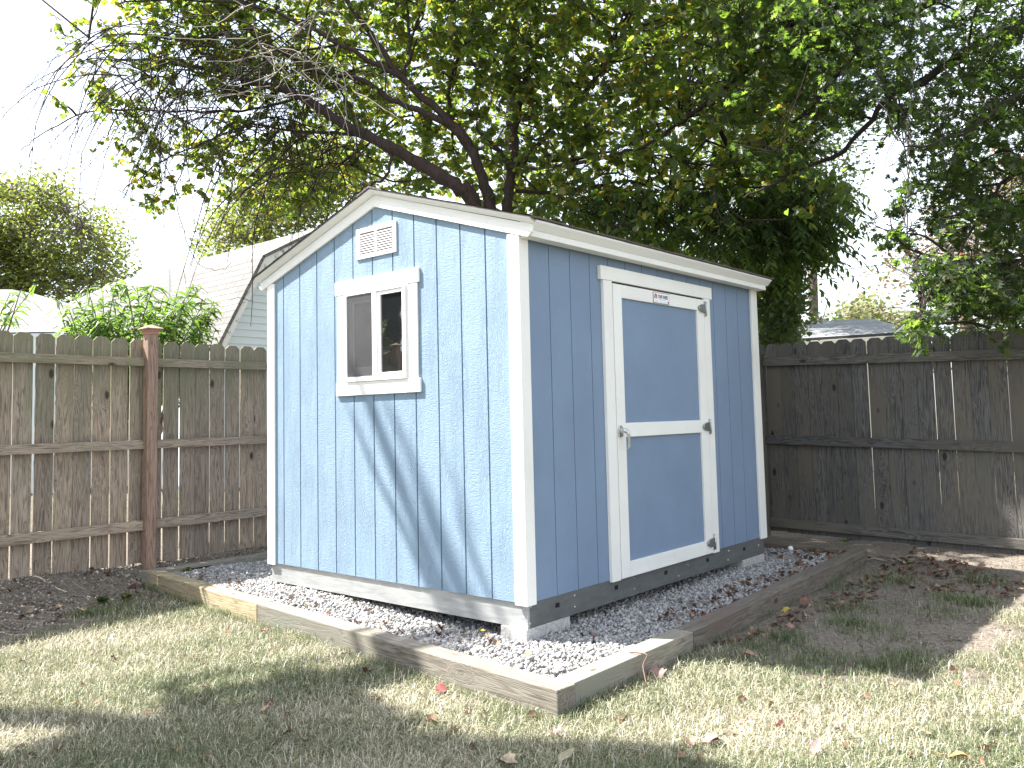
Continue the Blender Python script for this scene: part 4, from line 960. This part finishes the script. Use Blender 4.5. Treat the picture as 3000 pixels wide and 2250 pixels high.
sd = nrmz(np.cross(T, (0, 0, 1.))); sg_ = np.where(np.arange(per) % 2, 1., -1.)[None, :, None]
D = sd[:, None]*sg_+T[:, None]*.55+rng.normal(0, .15, P.shape); D[..., 2] -= .75; Nn = rng.normal(0, .25, P.shape)+T[:, None]*.3; Nn[..., 2] += .8
P = P.reshape(-1, 3); D = D.reshape(-1, 3); Nn = Nn.reshape(-1, 3); S = rng.uniform(.075, .12, len(P))
kk_ = sun_ok(P); leaves('crown', P[kk_], D[kk_], Nn[kk_], S[kk_], T_LEAF*np.array([1, 1.25]), LPIN, pt, .2, .25)
va, fa, _ = many_tubes(Q[nearest(Cl, Q)], Cl, .007, .003, 3, 4, .1)
E1 = Cl+T*Ln[:, None]; E1[:, 2] -= .45*Ln; vb, fb, _ = many_tubes(Cl, E1, .003, .001, 3, 3, .03)
npmesh('branches', np.concatenate([va, vb]), [np.concatenate([fa, fb+len(va)])], BARKD, pt, smooth=True)

# ------------------------------------------------------------------ far trees
def fartree(name, label, cat, base, trunkpx, polys, size, per, length, lm, tmpl=T_OVAL, group=None, r0_=.3, dd_=(-2, 2), D0=25., nl=40, bark=BARKG):
    root = thing(name, label, cat, base, group); d = D0
    top = np.array(trunkpx); pts = [np.array(base, float)]+[at(u, v, d) for u, v in trunkpx]
    L = smoothline(pts); MB().tube(L, np.linspace(r0_, r0_*.25, len(L)), 8).build('trunk', bark, root, smooth=True)
    Cl = np.concatenate([polysample(p, k, d+dd_[0], d+dd_[1]) for p, k in polys]); Cl = Cl[Cl[:, 2] > .2]
    Q = L[len(L)//4:]; sel = Cl[rng.choice(len(Cl), min(nl, len(Cl)), False)]; va, fa, Cc = many_tubes(Q[nearest(sel, Q)], sel, r0_*.25, r0_*.08, 5, 5, .1)
    Q2 = np.concatenate([Q, Cc[:, 1:].reshape(-1, 3)]); P, D, Nn, S, E0, E1 = cluster_leaves(Cl, per, length, length*.22, size, .2)
    vb, fb, _ = many_tubes(Q2[nearest(E0, Q2)], E1, r0_*.06, r0_*.02, 3, 3, .1)
    npmesh('branches', np.concatenate([va, vb]), [np.concatenate([fa, fb+len(va)])], bark, root, smooth=True)
    leaves('crown', P, D, Nn, S, tmpl, lm, root, .2); return root
def gp(u, v, d): p = at(u, v, d); return (p[0], p[1], -.3)
fartree('maple_tree', 'broad yellowing tree beyond the left fence at the far left', 'tree', gp(60, 980, 27), [(70, 850), (90, 700), (110, 600)],
        [([(-400, 500), (0, 515), (60, 540), (100, 520), (170, 525), (200, 570), (190, 640), (260, 600), (330, 620), (352, 700), (380, 790), (372, 850), (330, 900), (250, 840), (150, 960), (60, 900), (-400, 980)], 900),
         ([(-400, 600), (100, 640), (180, 760), (120, 1000), (-400, 1000)], 300), ([(150, 880), (230, 900), (240, 1000), (130, 1000)], 25)], .15, 32, 1.2, LFAR, D0=27, r0_=.35)
fartree('bushy_tree', 'green and yellow tree behind the gambrel roof, under the bare twigs', 'tree', gp(760, 900, 24), [(770, 800), (780, 700), (800, 600)],
        [([(600, 700), (640, 620), (700, 560), (760, 480), (860, 440), (1000, 430), (1060, 560), (960, 640), (860, 700), (700, 730), (610, 760)], 250), ([(700, 420), (1100, 400), (1100, 560), (900, 560), (720, 520)], 90)], .14, 34, 1.0, LFAR, D0=23, r0_=.25, bark=BARKG)
fartree('tall_tree', 'pale green tall tree seen through the gaps behind the oak branches', 'tree', gp(2280, 1000, 19), [(2280, 700), (2290, 400), (2300, 100)],
        [([(2080, -100), (2560, -150), (2500, 200), (2530, 420), (2480, 560), (2330, 640), (2250, 700), (2150, 600), (2040, 300)], 330), ([(2230, 560), (2480, 560), (2400, 680), (2260, 760)], 50)], .12, 34, 1.0, LFAG, D0=19, r0_=.22)
fartree('shade_tree', 'bright sunlit tree far behind the main trunk, seen in glints through its crown', 'tree', gp(1500, 1000, 24), [(1500, 600), (1500, 300), (1500, 0)],
        [([(700, -500), (2500, -500), (2300, 500), (1700, 640), (1200, 560), (900, 420), (760, 200)], 620)], .17, 26, 1.2, LFAR, D0=22, r0_=.3, dd_=(-2, 5), bark=BARKD)
fartree('ornamental_tree', 'small tree with reddish brown leaves behind the fence at right, under the oak', 'tree', gp(2820, 1000, 14), [(2830, 850), (2850, 760), (2870, 650)],
        [([(2590, 800), (2620, 740), (2700, 700), (2740, 560), (2800, 470), (2960, 460), (3300, 400), (3300, 900), (2960, 930), (2800, 940), (2680, 880), (2610, 850)], 420)], .085, 18, .5, LFRD, D0=13.5, r0_=.12)
fartree('autumn_tree', 'round pale yellow-green tree turning orange on top, behind the hip roof', 'tree', gp(2550, 1000, 28), [(2550, 950), (2560, 920)],
        [([(2440, 945), (2470, 900), (2520, 878), (2560, 872), (2600, 900), (2640, 920), (2700, 930), (2700, 970), (2440, 970)], 120)], .20, 18, .8, LFAY, D0=28, r0_=.15)
fartree('green_bush', 'small dark green bush top beside the utility pole behind the hip roof', 'bush', gp(2405, 1000, 24), [(2405, 960), (2408, 945)],
        [([(2380, 945), (2400, 930), (2430, 918), (2440, 935), (2440, 970), (2380, 970)], 22)], .14, 16, .5, LOAK, D0=23, r0_=.06)
fartree('background_hedge', 'tangle of green shrubs and vines at the back fence, right beside the shed', 'shrub', gp(2240, 1000, 10.6), [(2250, 950), (2260, 880)],
        [([(2215, 780), (2290, 780), (2345, 830), (2340, 900), (2320, 1000), (2280, 1030), (2215, 1030)], 190)], .075, 16, .4, LFAG, tmpl=T_HEART, D0=10.2, r0_=.05, dd_=(-.6, .8))
fartree('flower_shrub', 'low sunlit pale shrub rising just over the right fence under the oak', 'shrub', gp(2850, 1050, 9.5), [(2850, 1000), (2850, 970)],
        [([(2650, 985), (2700, 960), (2800, 975), (2880, 945), (2960, 960), (3100, 950), (3100, 1060), (2640, 1060)], 150)], .06, 16, .35, LSHR, D0=9.6, r0_=.04, dd_=(-.5, .6))
# shade tree that stands left of the camera: its leaves and branches throw the shade on the lawn and the streaks on the wall
mb_ = (-7.4, -5.6, -.3)
mt = thing('maple_tree', 'tall leafy tree beyond the left fence outside the frame, reflected in the shed window', 'tree', mb_)
def wallpt(x, z, t): return np.array([x, 0, z])+SUN*t
limbs = [(smoothline([mb_, (-7.3, -5.4, 2.5), (-7.0, -5.0, 5), (-6.8, -4.8, 8), (-6.5, -4.5, 11)]), np.linspace(.22, .08, 21))]
def wl(gpts, pts, t, ra, rb_):
    L = smoothline([np.array([-6.55, -4.55, 9.2 if t < 10 else 10.8])]+[np.array([x, y, GZ])+SUN*(t+1.2*SUN[2]+.3) for x, y in gpts]+[wallpt(x, z, t) for x, z in pts]); return (L, np.linspace(ra, rb_, len(L)))
limbs.append(wl([(-.75, -1.6), (-.52, -.9), (-.50, -.4)], [(-.55, -.15), (-.70, .05), (-1.0, .58), (-1.30, 1.12), (-1.36, 1.24)], 8.2, .085, .042))
limbs.append(wl([(-1.0, -1.5), (-.80, -.8)], [(-.80, .05), (-1.22, .62), (-1.50, 1.08)], 8.8, .05, .018))
limbs.append(wl([(-.35, -1.5), (-.2, -.7)], [(-.30, .06), (-.47, .52), (-.60, .80)], 9.0, .05, .006))
limbs.append(wl([(-.45, -1.6), (-.30, -.9), (-.26, -.4)], [(-.36, -.15), (-.52, .12), (-.86, .70), (-1.12, 1.1)], 12.5, .07, .03))
limbs.append(wl([(-.45, -1.6), (-.36, -.9)], [(-.5, .0), (-.62, .25), (-.80, .5)], 11.0, .08, .05))
gpoly = [hit(u, v, 2, GZ)[:2] for u, v in LIT_OK[0]]
def shade_pts(poly, n, h0_, h1_):
    g = np.array([hit(u, v, 2, GZ) for u, v in poly if v < 2400]+[hit(u, min(v, 3400), 2, GZ) for u, v in poly if v >= 2400]); lo, hi = g[:, :2].min(0), g[:, :2].max(0)
    x = rng.uniform(lo[0], hi[0], n*4); y = rng.uniform(lo[1], hi[1], n*4); k = inpoly(x, y, [tuple(q[:2]) for q in g]); x, y = x[k][:n], y[k][:n]
    return np.stack([x, y, np.full(len(x), GZ)], 1)+SUN*(rng.uniform(h0_, h1_, len(x))/SUN[2])[:, None]
Cl = np.concatenate([shade_pts(LIT_OK[0], 560, 4.6, 7.5), shade_pts(LIT_OK[1], 34, 5, 7), shade_pts(LIT_OK[2], 26, 5, 7)])
Cl = Cl[(np.linalg.norm(Cl-CAM, axis=1) > 2.5)]
u, v, z = proj(Cl); Cl = Cl[~((z > 0) & (u > -300) & (u < 3300) & (v > -250) & (v < 2400))]
extra = np.stack([rng.normal(-7.2, 1.2, 500), rng.normal(-5.3, 1.2, 500), rng.uniform(1.6, 9, 500)], 1)
u, v, z = proj(extra); extra = extra[~((z > 0) & (u > -400))]
tree(mt, limbs, np.concatenate([Cl, extra[:380]]), 14, .5, .11, T_MAP, LFAR, BARK, lvl1=60, fold=.15)

# ------------------------------------------------------------------ peach trees behind the left fence
def peach(label, base, shoots, n_, size=.125):
    root = thing('peach_tree', label, 'fruit tree', base, 'peach trees beyond the left fence'); b = MB(); P = []; D = []; S = []
    bp = np.array(base, float); MB().tube(smoothline([bp, bp+(0, 0, .5), bp+(.03, 0, .9)]), np.linspace(.05, .035, 11), 8).build('trunk', BARK, root, smooth=True)
    for (tip, ln) in shoots:
        tip = np.array(tip); s0 = bp+(0, 0, .9)+(tip-bp-(0, 0, .9))*.25+rng.normal(0, .05, 3); mid = (s0+tip)/2+np.array([0, 0, .06])+rng.normal(0, .06, 3)
        L = smoothline([s0, mid, tip], 6); b.tube(L, np.linspace(.012, .003, len(L)), 5, False)
        Ld = nrmz(np.gradient(L, axis=0))
        for q in range(n_):
            t = rng.uniform(.3, 1); i = min(int(t*(len(L)-1)), len(L)-2); f = t*(len(L)-1)-i; p = L[i]*(1-f)+L[i+1]*f
            a = rng.uniform(0, 6.28); d = np.array([math.cos(a), math.sin(a), rng.uniform(-.2, .6)])+Ld[i]*.4
            P.append(p); D.append(d); S.append(size*rng.uniform(.65, 1.2))
    b.build('branches', BARKG, root, smooth=True)
    P, D, S = np.array(P), np.array(D), np.array(S); Nn = rng.normal(0, .35, P.shape); Nn[:, 2] += 1
    droopleaves('crown', P, D, Nn, S, .17, LPEA, root, .85)
shoots = []
for (u, v) in [(172, 880), (205, 900), (225, 875), (250, 850), (275, 890), (300, 850), (322, 842), (345, 830), (375, 828), (400, 835), (425, 848), (450, 835), (470, 870), (500, 880), (520, 860), (545, 850), (570, 832), (590, 838), (605, 870), (622, 880), (632, 900),
               (190, 960), (240, 950), (290, 940), (350, 930), (400, 920), (440, 930), (480, 940), (530, 930), (560, 900), (600, 930), (625, 960), (330, 880), (380, 880), (420, 890), (260, 920), (210, 940), (310, 980), (460, 980), (560, 980), (600, 990), (170, 985), (510, 985), (400, 985)]:
    shoots.append((at(u+rng.uniform(-8, 8), v+rng.uniform(-8, 8), rng.uniform(7.6, 9.0)), 1))
for k in range(40): shoots.append((at(rng.uniform(175, 630), rng.uniform(890, 1010), rng.uniform(7.6, 9.0)), 1))
peach('leafy bright green peach tree with drooping leaves behind the left fence, beside the capped post', tuple(at(400, 1200, 8.3)[:2])+(-.25,), shoots, 52, .17)
shoots = [(at(u, v, rng.uniform(6.6, 7.2)), 1) for u, v in [(105, 832), (60, 850), (30, 860), (0, 870), (45, 880), (15, 900), (-60, 850), (-100, 900), (-30, 930), (-120, 960), (5, 935)]]
peach('small peach branch with hanging leaves entering at the left edge over the fence', tuple(at(-160, 1200, 7.3)[:2])+(-.25,), shoots, 24, .16)

# ------------------------------------------------------------------ lawn
def blades(name, n, sampler, hmin, hmax, wd, m, label, flat=1.0, lmin=.2):
    x, y = sampler(n); n = len(x); z = gz(x, y)-.004; a = rng.uniform(0, 2*math.pi, n); h = rng.uniform(hmin, hmax, n); ln = rng.uniform(lmin, 1.5, n)*flat
    d = np.stack([np.cos(a), np.sin(a)], 1); s = np.stack([-np.sin(a), np.cos(a)], 1)*wd*rng.uniform(.6, 1.3, (n, 1))
    P = np.stack([x, y, z], 1); V = np.zeros((n, 5, 3))
    up = h/np.sqrt(1+ln**2); out = up*ln
    V[:, 0] = P; V[:, 0, :2] -= s/2; V[:, 1] = P; V[:, 1, :2] += s/2
    M1 = P.copy(); M1[:, :2] += d*(out*.38)[:, None]; M1[:, 2] += up*.62
    V[:, 2] = M1; V[:, 2, :2] += s*.42; V[:, 3] = M1; V[:, 3, :2] -= s*.42
    V[:, 4] = P; V[:, 4, :2] += d*out[:, None]; V[:, 4, 2] += up*rng.uniform(.55, 1.0, n)
    b0 = np.arange(n)[:, None]*5
    return tag(npmesh(name, V.reshape(-1, 3), [b0+np.array([[0, 1, 2, 3]]), b0+np.array([[3, 2, 4]])], m), label, 'grass', kind='stuff')
def vis_sampler(n, accept):
    X, Y = [], []; c = 0
    while c < n:
        x = rng.uniform(-5, 4.2, 400000); y = rng.uniform(-3.3, 4.6, 400000)
        dist = np.hypot(x-CAM[0], y-CAM[1]); k = rng.random(len(x)) < np.clip((2.3/np.maximum(dist, .5))**1.7, 0, 1)
        x, y = x[k], y[k]; P = np.stack([x, y, np.full(len(x), GZ)], 1); u, v, z = proj(P)
        k = (z > .2) & (u > -350) & (u < 3350) & (v < 2750) & (v > 1200); x, y = x[k], y[k]
        k = ~((x < .75) & (x > -3.86) & (y > -.70+(.73-x)*(.377/4.55))) & (x > -4.08) & (y < 4.45); x, y = x[k], y[k]
        k = accept(x, y); X.append(x[k]); Y.append(y[k]); c += k.sum()
    return np.concatenate(X)[:n], np.concatenate(Y)[:n]
def nz2(x, y, s, o=0): return (np.sin(x*s+o)*np.sin(y*s*1.13+o*2)+.6*np.sin(x*s*2.3-y*s*1.7+o)+.4*np.sin(x*s*4.9+o)*np.sin(y*s*5.3))/2
def grassmat(name, cols, tr):
    return leafmat(name, cols, tr, .22, .6, .3)
GG = grassmat('green_grass', [(.085, .115, .055), (.12, .155, .075), (.04, .062, .032), (.18, .21, .11), (.26, .27, .15)], [(.20, .25, .08), (.26, .29, .1), (.17, .22, .08)])
GS = grassmat('straw_grass', [(.36, .335, .235), (.54, .50, .38), (.18, .17, .11), (.68, .64, .52), (.42, .385, .28), (.16, .165, .10)], [(.34, .27, .16), (.4, .33, .2)])
acc_g = lambda x, y: (rng.random(len(x)) < np.clip(.50+.8*nz2(x, y, 2.6, 1), .10, 1)*(1-dirtmask(x, y))**1.3)
acc_s = lambda x, y: (rng.random(len(x)) < np.clip(.75-.5*nz2(x, y, 2.6, 1), .35, 1)*np.clip(1.02-dirtmask(x, y), 0, 1))
blades('dry_grass', 190000, lambda n: vis_sampler(n, acc_s), .025, .085, .0027, GS, 'dry straw-coloured thatch all over the lawn in front of the border', 1.9)
blades('green_grass', 120000, lambda n: vis_sampler(n, acc_g), .028, .085, .0025, GG, 'short green blades of the patchy lawn in front of and right of the border', 1.1)
def tufts(n):
    c = [(2500, 1790), (2560, 1850), (2620, 1700), (2800, 1760), (2300, 1870), (2400, 1925), (2650, 1930), (2880, 1700), (2480, 1830), (2750, 1800), (2850, 1770), (2720, 1940), (2560, 1950), (2220, 1900), (260, 1800), (330, 1790), (390, 1770), (2440, 1720), (2350, 1960), (2130, 1960)]
    c = np.array([hit(u, v, 2, GZ)[:2] for u, v in c]); k = rng.integers(0, len(c), n); p = c[k]+rng.normal(0, 1, (n, 2))*rng.uniform(.05, .15, (len(c), 1))[k]; return p[:, 0], p[:, 1]
blades('grass_tufts', 9000, tufts, .03, .085, .0032, GG, 'loose tufts of darker grass on the bare soil right of the border', .9)
def edge(n):
    t = rng.random(n); k = rng.random(n) < .5
    x = np.where(k, .73-4.5*t, .735-.15*t); y = np.where(k, -.69+.377*t, -.67+4.3*t)
    x = x+np.where(k, 0, rng.uniform(.005, .05, n)); y = y-np.where(k, rng.uniform(.005, .05, n), 0)
    q = rng.random(n) < (.35+.65*(nz2(x, y, 7, 2) > 0))*np.where(~k & (y > 1), .25, 1); return x[q], y[q]
blades('edge_grass', 5200, edge, .03, .09, .0026, GG, 'taller uncut grass along the foot of the border timbers', .6)

def soilonly(n):
    x = rng.uniform(-4.1, 3.4, n*6); y = rng.uniform(-2.4, 4.4, n*6); k = (rng.random(n*6) < dirtmask(x, y)) & ~((x < .76) & (x > -3.86) & (y > -.7+(.73-x)*.083)) & (np.hypot(x-CAM[0], y-CAM[1]) > 2); return x[k][:n], y[k][:n]
DEB = leafmat('debris', [(.16, .12, .09), (.06, .045, .035), (.26, .22, .17), (.10, .07, .05), (.38, .33, .26)], [(.2, .15, .1), (.15, .1, .07)], .1, .8, .2)
tag(blades('dry_debris', 12000, soilonly, .02, .09, .0045, DEB, 'bits of dry stalk and needle debris lying on the bare soil', 8.0, .6), cat='debris')
# ------------------------------------------------------------------ fallen leaves
FL = leafmat('litter_leaf', [(.17, .10, .06), (.10, .055, .036), (.25, .17, .11), (.10, .035, .028), (.16, .11, .075), (.07, .046, .034), (.32, .24, .165), (.15, .07, .045)], [(.16, .09, .05), (.2, .11, .05)], .15, .75, .25)
def litter(n):
    u = []; 
    A_ = [([(2040, 1920), (2160, 1850), (2330, 1740), (2520, 1650), (2600, 1690), (2560, 1780), (2400, 1800), (2300, 1860), (2150, 1900)], .42), ([(2520, 1640), (2700, 1640), (3000, 1700), (3000, 1760), (2650, 1740)], .16), ([(2300, 1600), (2520, 1600), (2900, 1680), (2700, 1700)], .08), ([(0, 1760), (420, 1700), (420, 1760), (150, 1830), (0, 1850)], .05), ([(0, 1900), (3000, 1950), (3000, 2260), (0, 2260)], .10)]
    out = []
    for poly, f in A_:
        p = np.array(poly, float); lo, hi = p.min(0), p.max(0); c = 0; w_ = int(n*f)
        while c < w_:
            a = rng.uniform(lo[0], hi[0], w_*3); b_ = rng.uniform(lo[1], hi[1], w_*3); k = inpoly(a, b_, poly); g = hit(a[k], b_[k], 2, GZ) if False else np.array([hit(q, r_, 2, GZ) for q, r_ in zip(a[k], b_[k])]); out.append(g[:w_-c]); c += len(g[:w_-c])
    G_ = np.concatenate(out); k = ~((G_[:, 0] < .76) & (G_[:, 0] > -3.86) & (G_[:, 1] > -.72+(.73-G_[:, 0])*.083)); return G_[k]
G_ = litter(1000); G_[:, 2] = gz(G_[:, 0], G_[:, 1])+rng.uniform(.008, .03, len(G_)); a = rng.uniform(0, 6.28, len(G_)); D = np.stack([np.cos(a), np.sin(a), rng.normal(0, .25, len(G_))], 1); Nn = rng.normal(0, .35, D.shape); Nn[:, 2] += 1
h_ = len(G_)//2
for sl_, tm, nm in ((slice(0, h_), T_OAK, 'oak'), (slice(h_, None), T_MAP, 'maple')):
    tag(leaves('leaf_litter', G_[sl_], D[sl_], Nn[sl_], rng.uniform(.022, .058, len(G_[sl_])), tm, FL, None, .6, .4, .5), 'scattered dry brown %s leaf litter on the soil and lawn right of the border' % nm, 'leaf litter', kind='stuff')
# litter on the gravel
xg = np.concatenate([rng.uniform(.12, .58, 260), rng.uniform(-.1, .6, 60), rng.uniform(-3.6, .5, 60)]); yg = np.concatenate([rng.uniform(.8, 3.6, 260)*1.0, rng.uniform(2.9, 3.7, 60), rng.uniform(-.45, -.05, 60)])
k = inborder(xg, yg) & (((xg > .25) | (yg < 0) | (yg > 3.1))); xg, yg = xg[k], yg[k]; Pg = np.stack([xg, yg, gravz(xg, yg)+.022+rng.uniform(0, .01, len(xg))], 1)
a = rng.uniform(0, 6.28, len(xg)); D = np.stack([np.cos(a), np.sin(a), rng.normal(0, .3, len(xg))], 1); Nn = rng.normal(0, .4, D.shape); Nn[:, 2] += 1
tag(leaves('gravel_leaf_litter', Pg, D, Nn, rng.uniform(.02, .05, len(xg)), T_MAP, FL, None, .6, .4, .5), 'brown leaf scraps caught on the gravel beside the door', 'leaf litter', kind='stuff')
def fallen(label, u, v, size, col_, tm=T_MAP, z=None, ang=None, tilt=.2, grp='fallen leaves on the lawn'):
    col = tuple(c_*.62 for c_ in col_); size *= .85
    m = mat('dry_leaf_%d' % (len(bpy.data.materials)), col, .7); nn = N(m); t = nn.noise(nn.coord((1, 1, 1)), 40, 4, .6); nn.col(nn.ramp(t, [(.3, tuple(c*.6 for c in col)), (.7, tuple(min(1, c*1.25) for c in col))]))
    p = hit(u, v, 2, GZ+.02) if z is None else hit(u, v, 2, z); 
    if z is None: p[2] = gz(p[0], p[1])+.035
    a = rng.uniform(0, 6.28) if ang is None else ang
    # finer leaf: blade ring around the midrib with a curled rim
    tmp = []
    for i in range(len(tm)-1):
        for q in (0, .5): tmp.append(tm[i]*(1-q)+tm[i+1]*q)
    tmp.append(tm[-1]); tmp = np.array(tmp)*1.0
    b = MB(); V = []; k = len(tmp); d = np.array([math.cos(a), math.sin(a), 0]); s = np.array([-math.sin(a), math.cos(a), 0]); ph = rng.uniform(0, 6.28)
    for sg__ in (1, -1):
        for (x, y) in tmp:
            for w_ in (0, .5, 1):
                yy = y*w_*sg__; zz = .35*abs(yy)**1.3*size/size+.10*math.sin(x*5+ph)*abs(yy)*2-.18*(x-.5)**2+tilt*(x-.3)*.6+.06*math.sin(7*yy+ph)
                V.append(d*(x-.5)*size+s*yy*size+np.array([0, 0, zz*size]))
    Fq = []
    for sd__ in (0, 1):
        o0 = sd__*k*3
        for i in range(k-1):
            for w_ in (0, 1): q = (o0+i*3+w_, o0+i*3+w_+1, o0+(i+1)*3+w_+1, o0+(i+1)*3+w_); Fq.append(q if not sd__ else q[::-1])
    b.add(V, Fq); b.tube([-d*.5*size+[0, 0, -.02*size], -d*.75*size+[0, 0, .0], -d*.95*size+s*.08*size], .0012, 4)
    o = b.build('fallen_leaf', m, None, True, 0, Matrix.Translation(Vector(p))); tag(o, label, 'leaf', grp)
fallen('large curled pink-brown leaf near the bottom edge, right of centre', 2093, 2180, .105, (.42, .25, .20), ang=.6)
fallen('smaller tan-pink leaf just left of the large curled one', 2022, 2182, .06, (.45, .26, .19), ang=2.2)
fallen('yellow-orange oval leaf lying at the bottom right', 2810, 2225, .09, (.55, .33, .10), T_OVAL, ang=.4)
fallen('upright dark red leaf against the front timber, left of the near corner', 1290, 2020, .075, (.28, .06, .05), ang=2.6, tilt=.9)
fallen('small tan crumpled leaf on the shaded lawn, left of centre', 783, 2085, .06, (.50, .32, .22), ang=1.1)
fallen('bright red leaf at the foot of the yellowish timber', 778, 1858, .055, (.40, .05, .03), ang=.3, tilt=.8)
fallen('tiny orange-red leaf in the grass left of the bright red one', 672, 1856, .04, (.50, .12, .04), ang=1.9)
fallen('yellow leaf with brown edges by the long shaded timber', 2312, 1795, .085, (.52, .38, .06), ang=.9)
fallen('light brown leaf standing on bare soil near the dark fence', 2878, 1668, .085, (.42, .27, .20), ang=1.4, tilt=.9)
fallen('salmon leaf in the dark grass right of the timber joint', 2197, 1924, .08, (.42, .24, .17), ang=.2)
fallen('broad pinkish brown leaf leaning on the right timber by the twig', 1925, 1975, .10, (.36, .22, .19), ang=2.3, tilt=.8)
fallen('long green-grey leaf blade in the shaded lawn below the front timber', 1188, 2118, .10, (.26, .28, .16), T_LEAF*np.array([1, 1.4]), ang=1.2, tilt=.6)
fallen('small pink leaf on the shaded lawn below the near corner', 1636, 2150, .055, (.45, .22, .22), ang=1.0, tilt=.6)
fallen('pale split leaf lying at the bottom centre edge', 1490, 2238, .10, (.50, .40, .28), ang=.1)
fallen('greenish tan leaf on edge at the bottom centre', 1660, 2232, .09, (.38, .34, .22), T_OVAL, ang=1.3, tilt=.7)
fallen('narrow pinkish leaf standing in the grass at bottom right', 2392, 2210, .10, (.36, .25, .22), T_LEAF*np.array([1, 1.5]), ang=1.5, tilt=.9)
fallen('brown curled leaf pair on the lawn at the far left bottom', 60, 2200, .06, (.20, .13, .09), T_OVAL, ang=.5)
fallen('rusty brown leaf on the soil by the long shaded timber, nearest the joint', 2360, 1765, .10, (.34, .13, .09), ang=1.8, tilt=.5)
fallen('tan-pink leaf on the soil just above the yellow one', 2310, 1840, .075, (.40, .25, .18), ang=2.9)
fallen('yellow leaf by the corner of the block on the gravel', 1412, 1850, .05, (.50, .40, .04), z=-.175, ang=.3, tilt=.6, grp='leaves on the gravel')
fallen('tan leaf on the gravel in front of the block', 1432, 1861, .05, (.58, .42, .28), z=-.178, ang=2.3, grp='leaves on the gravel')
fallen('brown leaf on the shaded gravel right of the block', 1745, 1860, .055, (.30, .16, .12), z=-.18, ang=1.3, grp='leaves on the gravel')
# twig lying over the right timber
q0, q1, q2, q3 = hit(1843, 1910, 2, -.143), hit(1895, 1918, 2, -.143), np.array(hit(1935, 1975, 2, -.20)), hit(1985, 2010, 2, GZ+.02)
q2 = np.array([.765, q1[1]-.03, -.19]); q3 = np.array([.83, q1[1]-.10, GZ+.015])
tag(MB().tube(smoothline([q0, q1, q2, q3], 4), np.linspace(.004, .003, 13), 5).build('fallen_twig', mat('twig_brown', (.16, .09, .07), .8), smooth=True), 'thin brown twig bent over the right border timber near the corner', 'twig')
# roots by the corner of the border
b = MB()
for i in range(16):
    c = hit(rng.uniform(2545, 2700), rng.uniform(1608, 1650), 2, -.245); a = rng.uniform(0, 6.28); pts = [c+np.array([0, 0, .01])]
    for j in range(6): a += rng.normal(0, .5); pts.append(pts[-1]+np.array([math.cos(a)*.05, math.sin(a)*.03, rng.normal(0, .012)]))
    b.tube(smoothline(pts, 3), np.linspace(.010, .004, 19)*random.uniform(.5, 1.2), 5)
tag(b.build('tree_root', mat('root_bark', (.20, .16, .13), .9), smooth=True), 'knot of exposed pale roots between the border corner and the dark fence', 'roots')
# weeds
def weed(label, u, v, z, n, s, m, zz=None, grp=None):
    p = np.array(hit(u, v, 2, z)); a = rng.uniform(0, 6.28, n); r_ = rng.uniform(.01, s, n); P = p+np.stack([np.cos(a)*r_*.3, np.sin(a)*r_*.3, rng.uniform(.005, s*.5, n)], 1)
    D = np.stack([np.cos(a), np.sin(a), rng.uniform(0, .6, n)], 1); Nn = rng.normal(0, .3, D.shape); Nn[:, 2] += 1
    tag(leaves('weed', P, D, Nn, rng.uniform(.4, .9, n)*s, T_HEART, m, None, .2), label, 'weed', 'broad-leaved weeds')
weed('low green weed at the foot of the dark fence above the roots', 2478, 1590, -.22, 14, .06, LSHR)
weed('dark green weed on bare soil right of the far border corner', 2660, 1655, GZ, 16, .07, LRED)
weed('yellow-green weed right beside the far border corner', 2560, 1645, GZ, 14, .07, LSHR)
weed('small plant climbing the bottom rail of the dark fence', 2780, 1590, -.20, 22, .06, LOAK)
weed('green weed inside the left back corner of the gravel bed', 545, 1675, -.19, 14, .06, LRED)
weed('broad dark clover patch left of the left border corner', 300, 1765, GZ+.02, 60, .05, LPIN)
weed('clover patch at the foot of the left end timber', 370, 1755, GZ+.02, 50, .05, LRED)
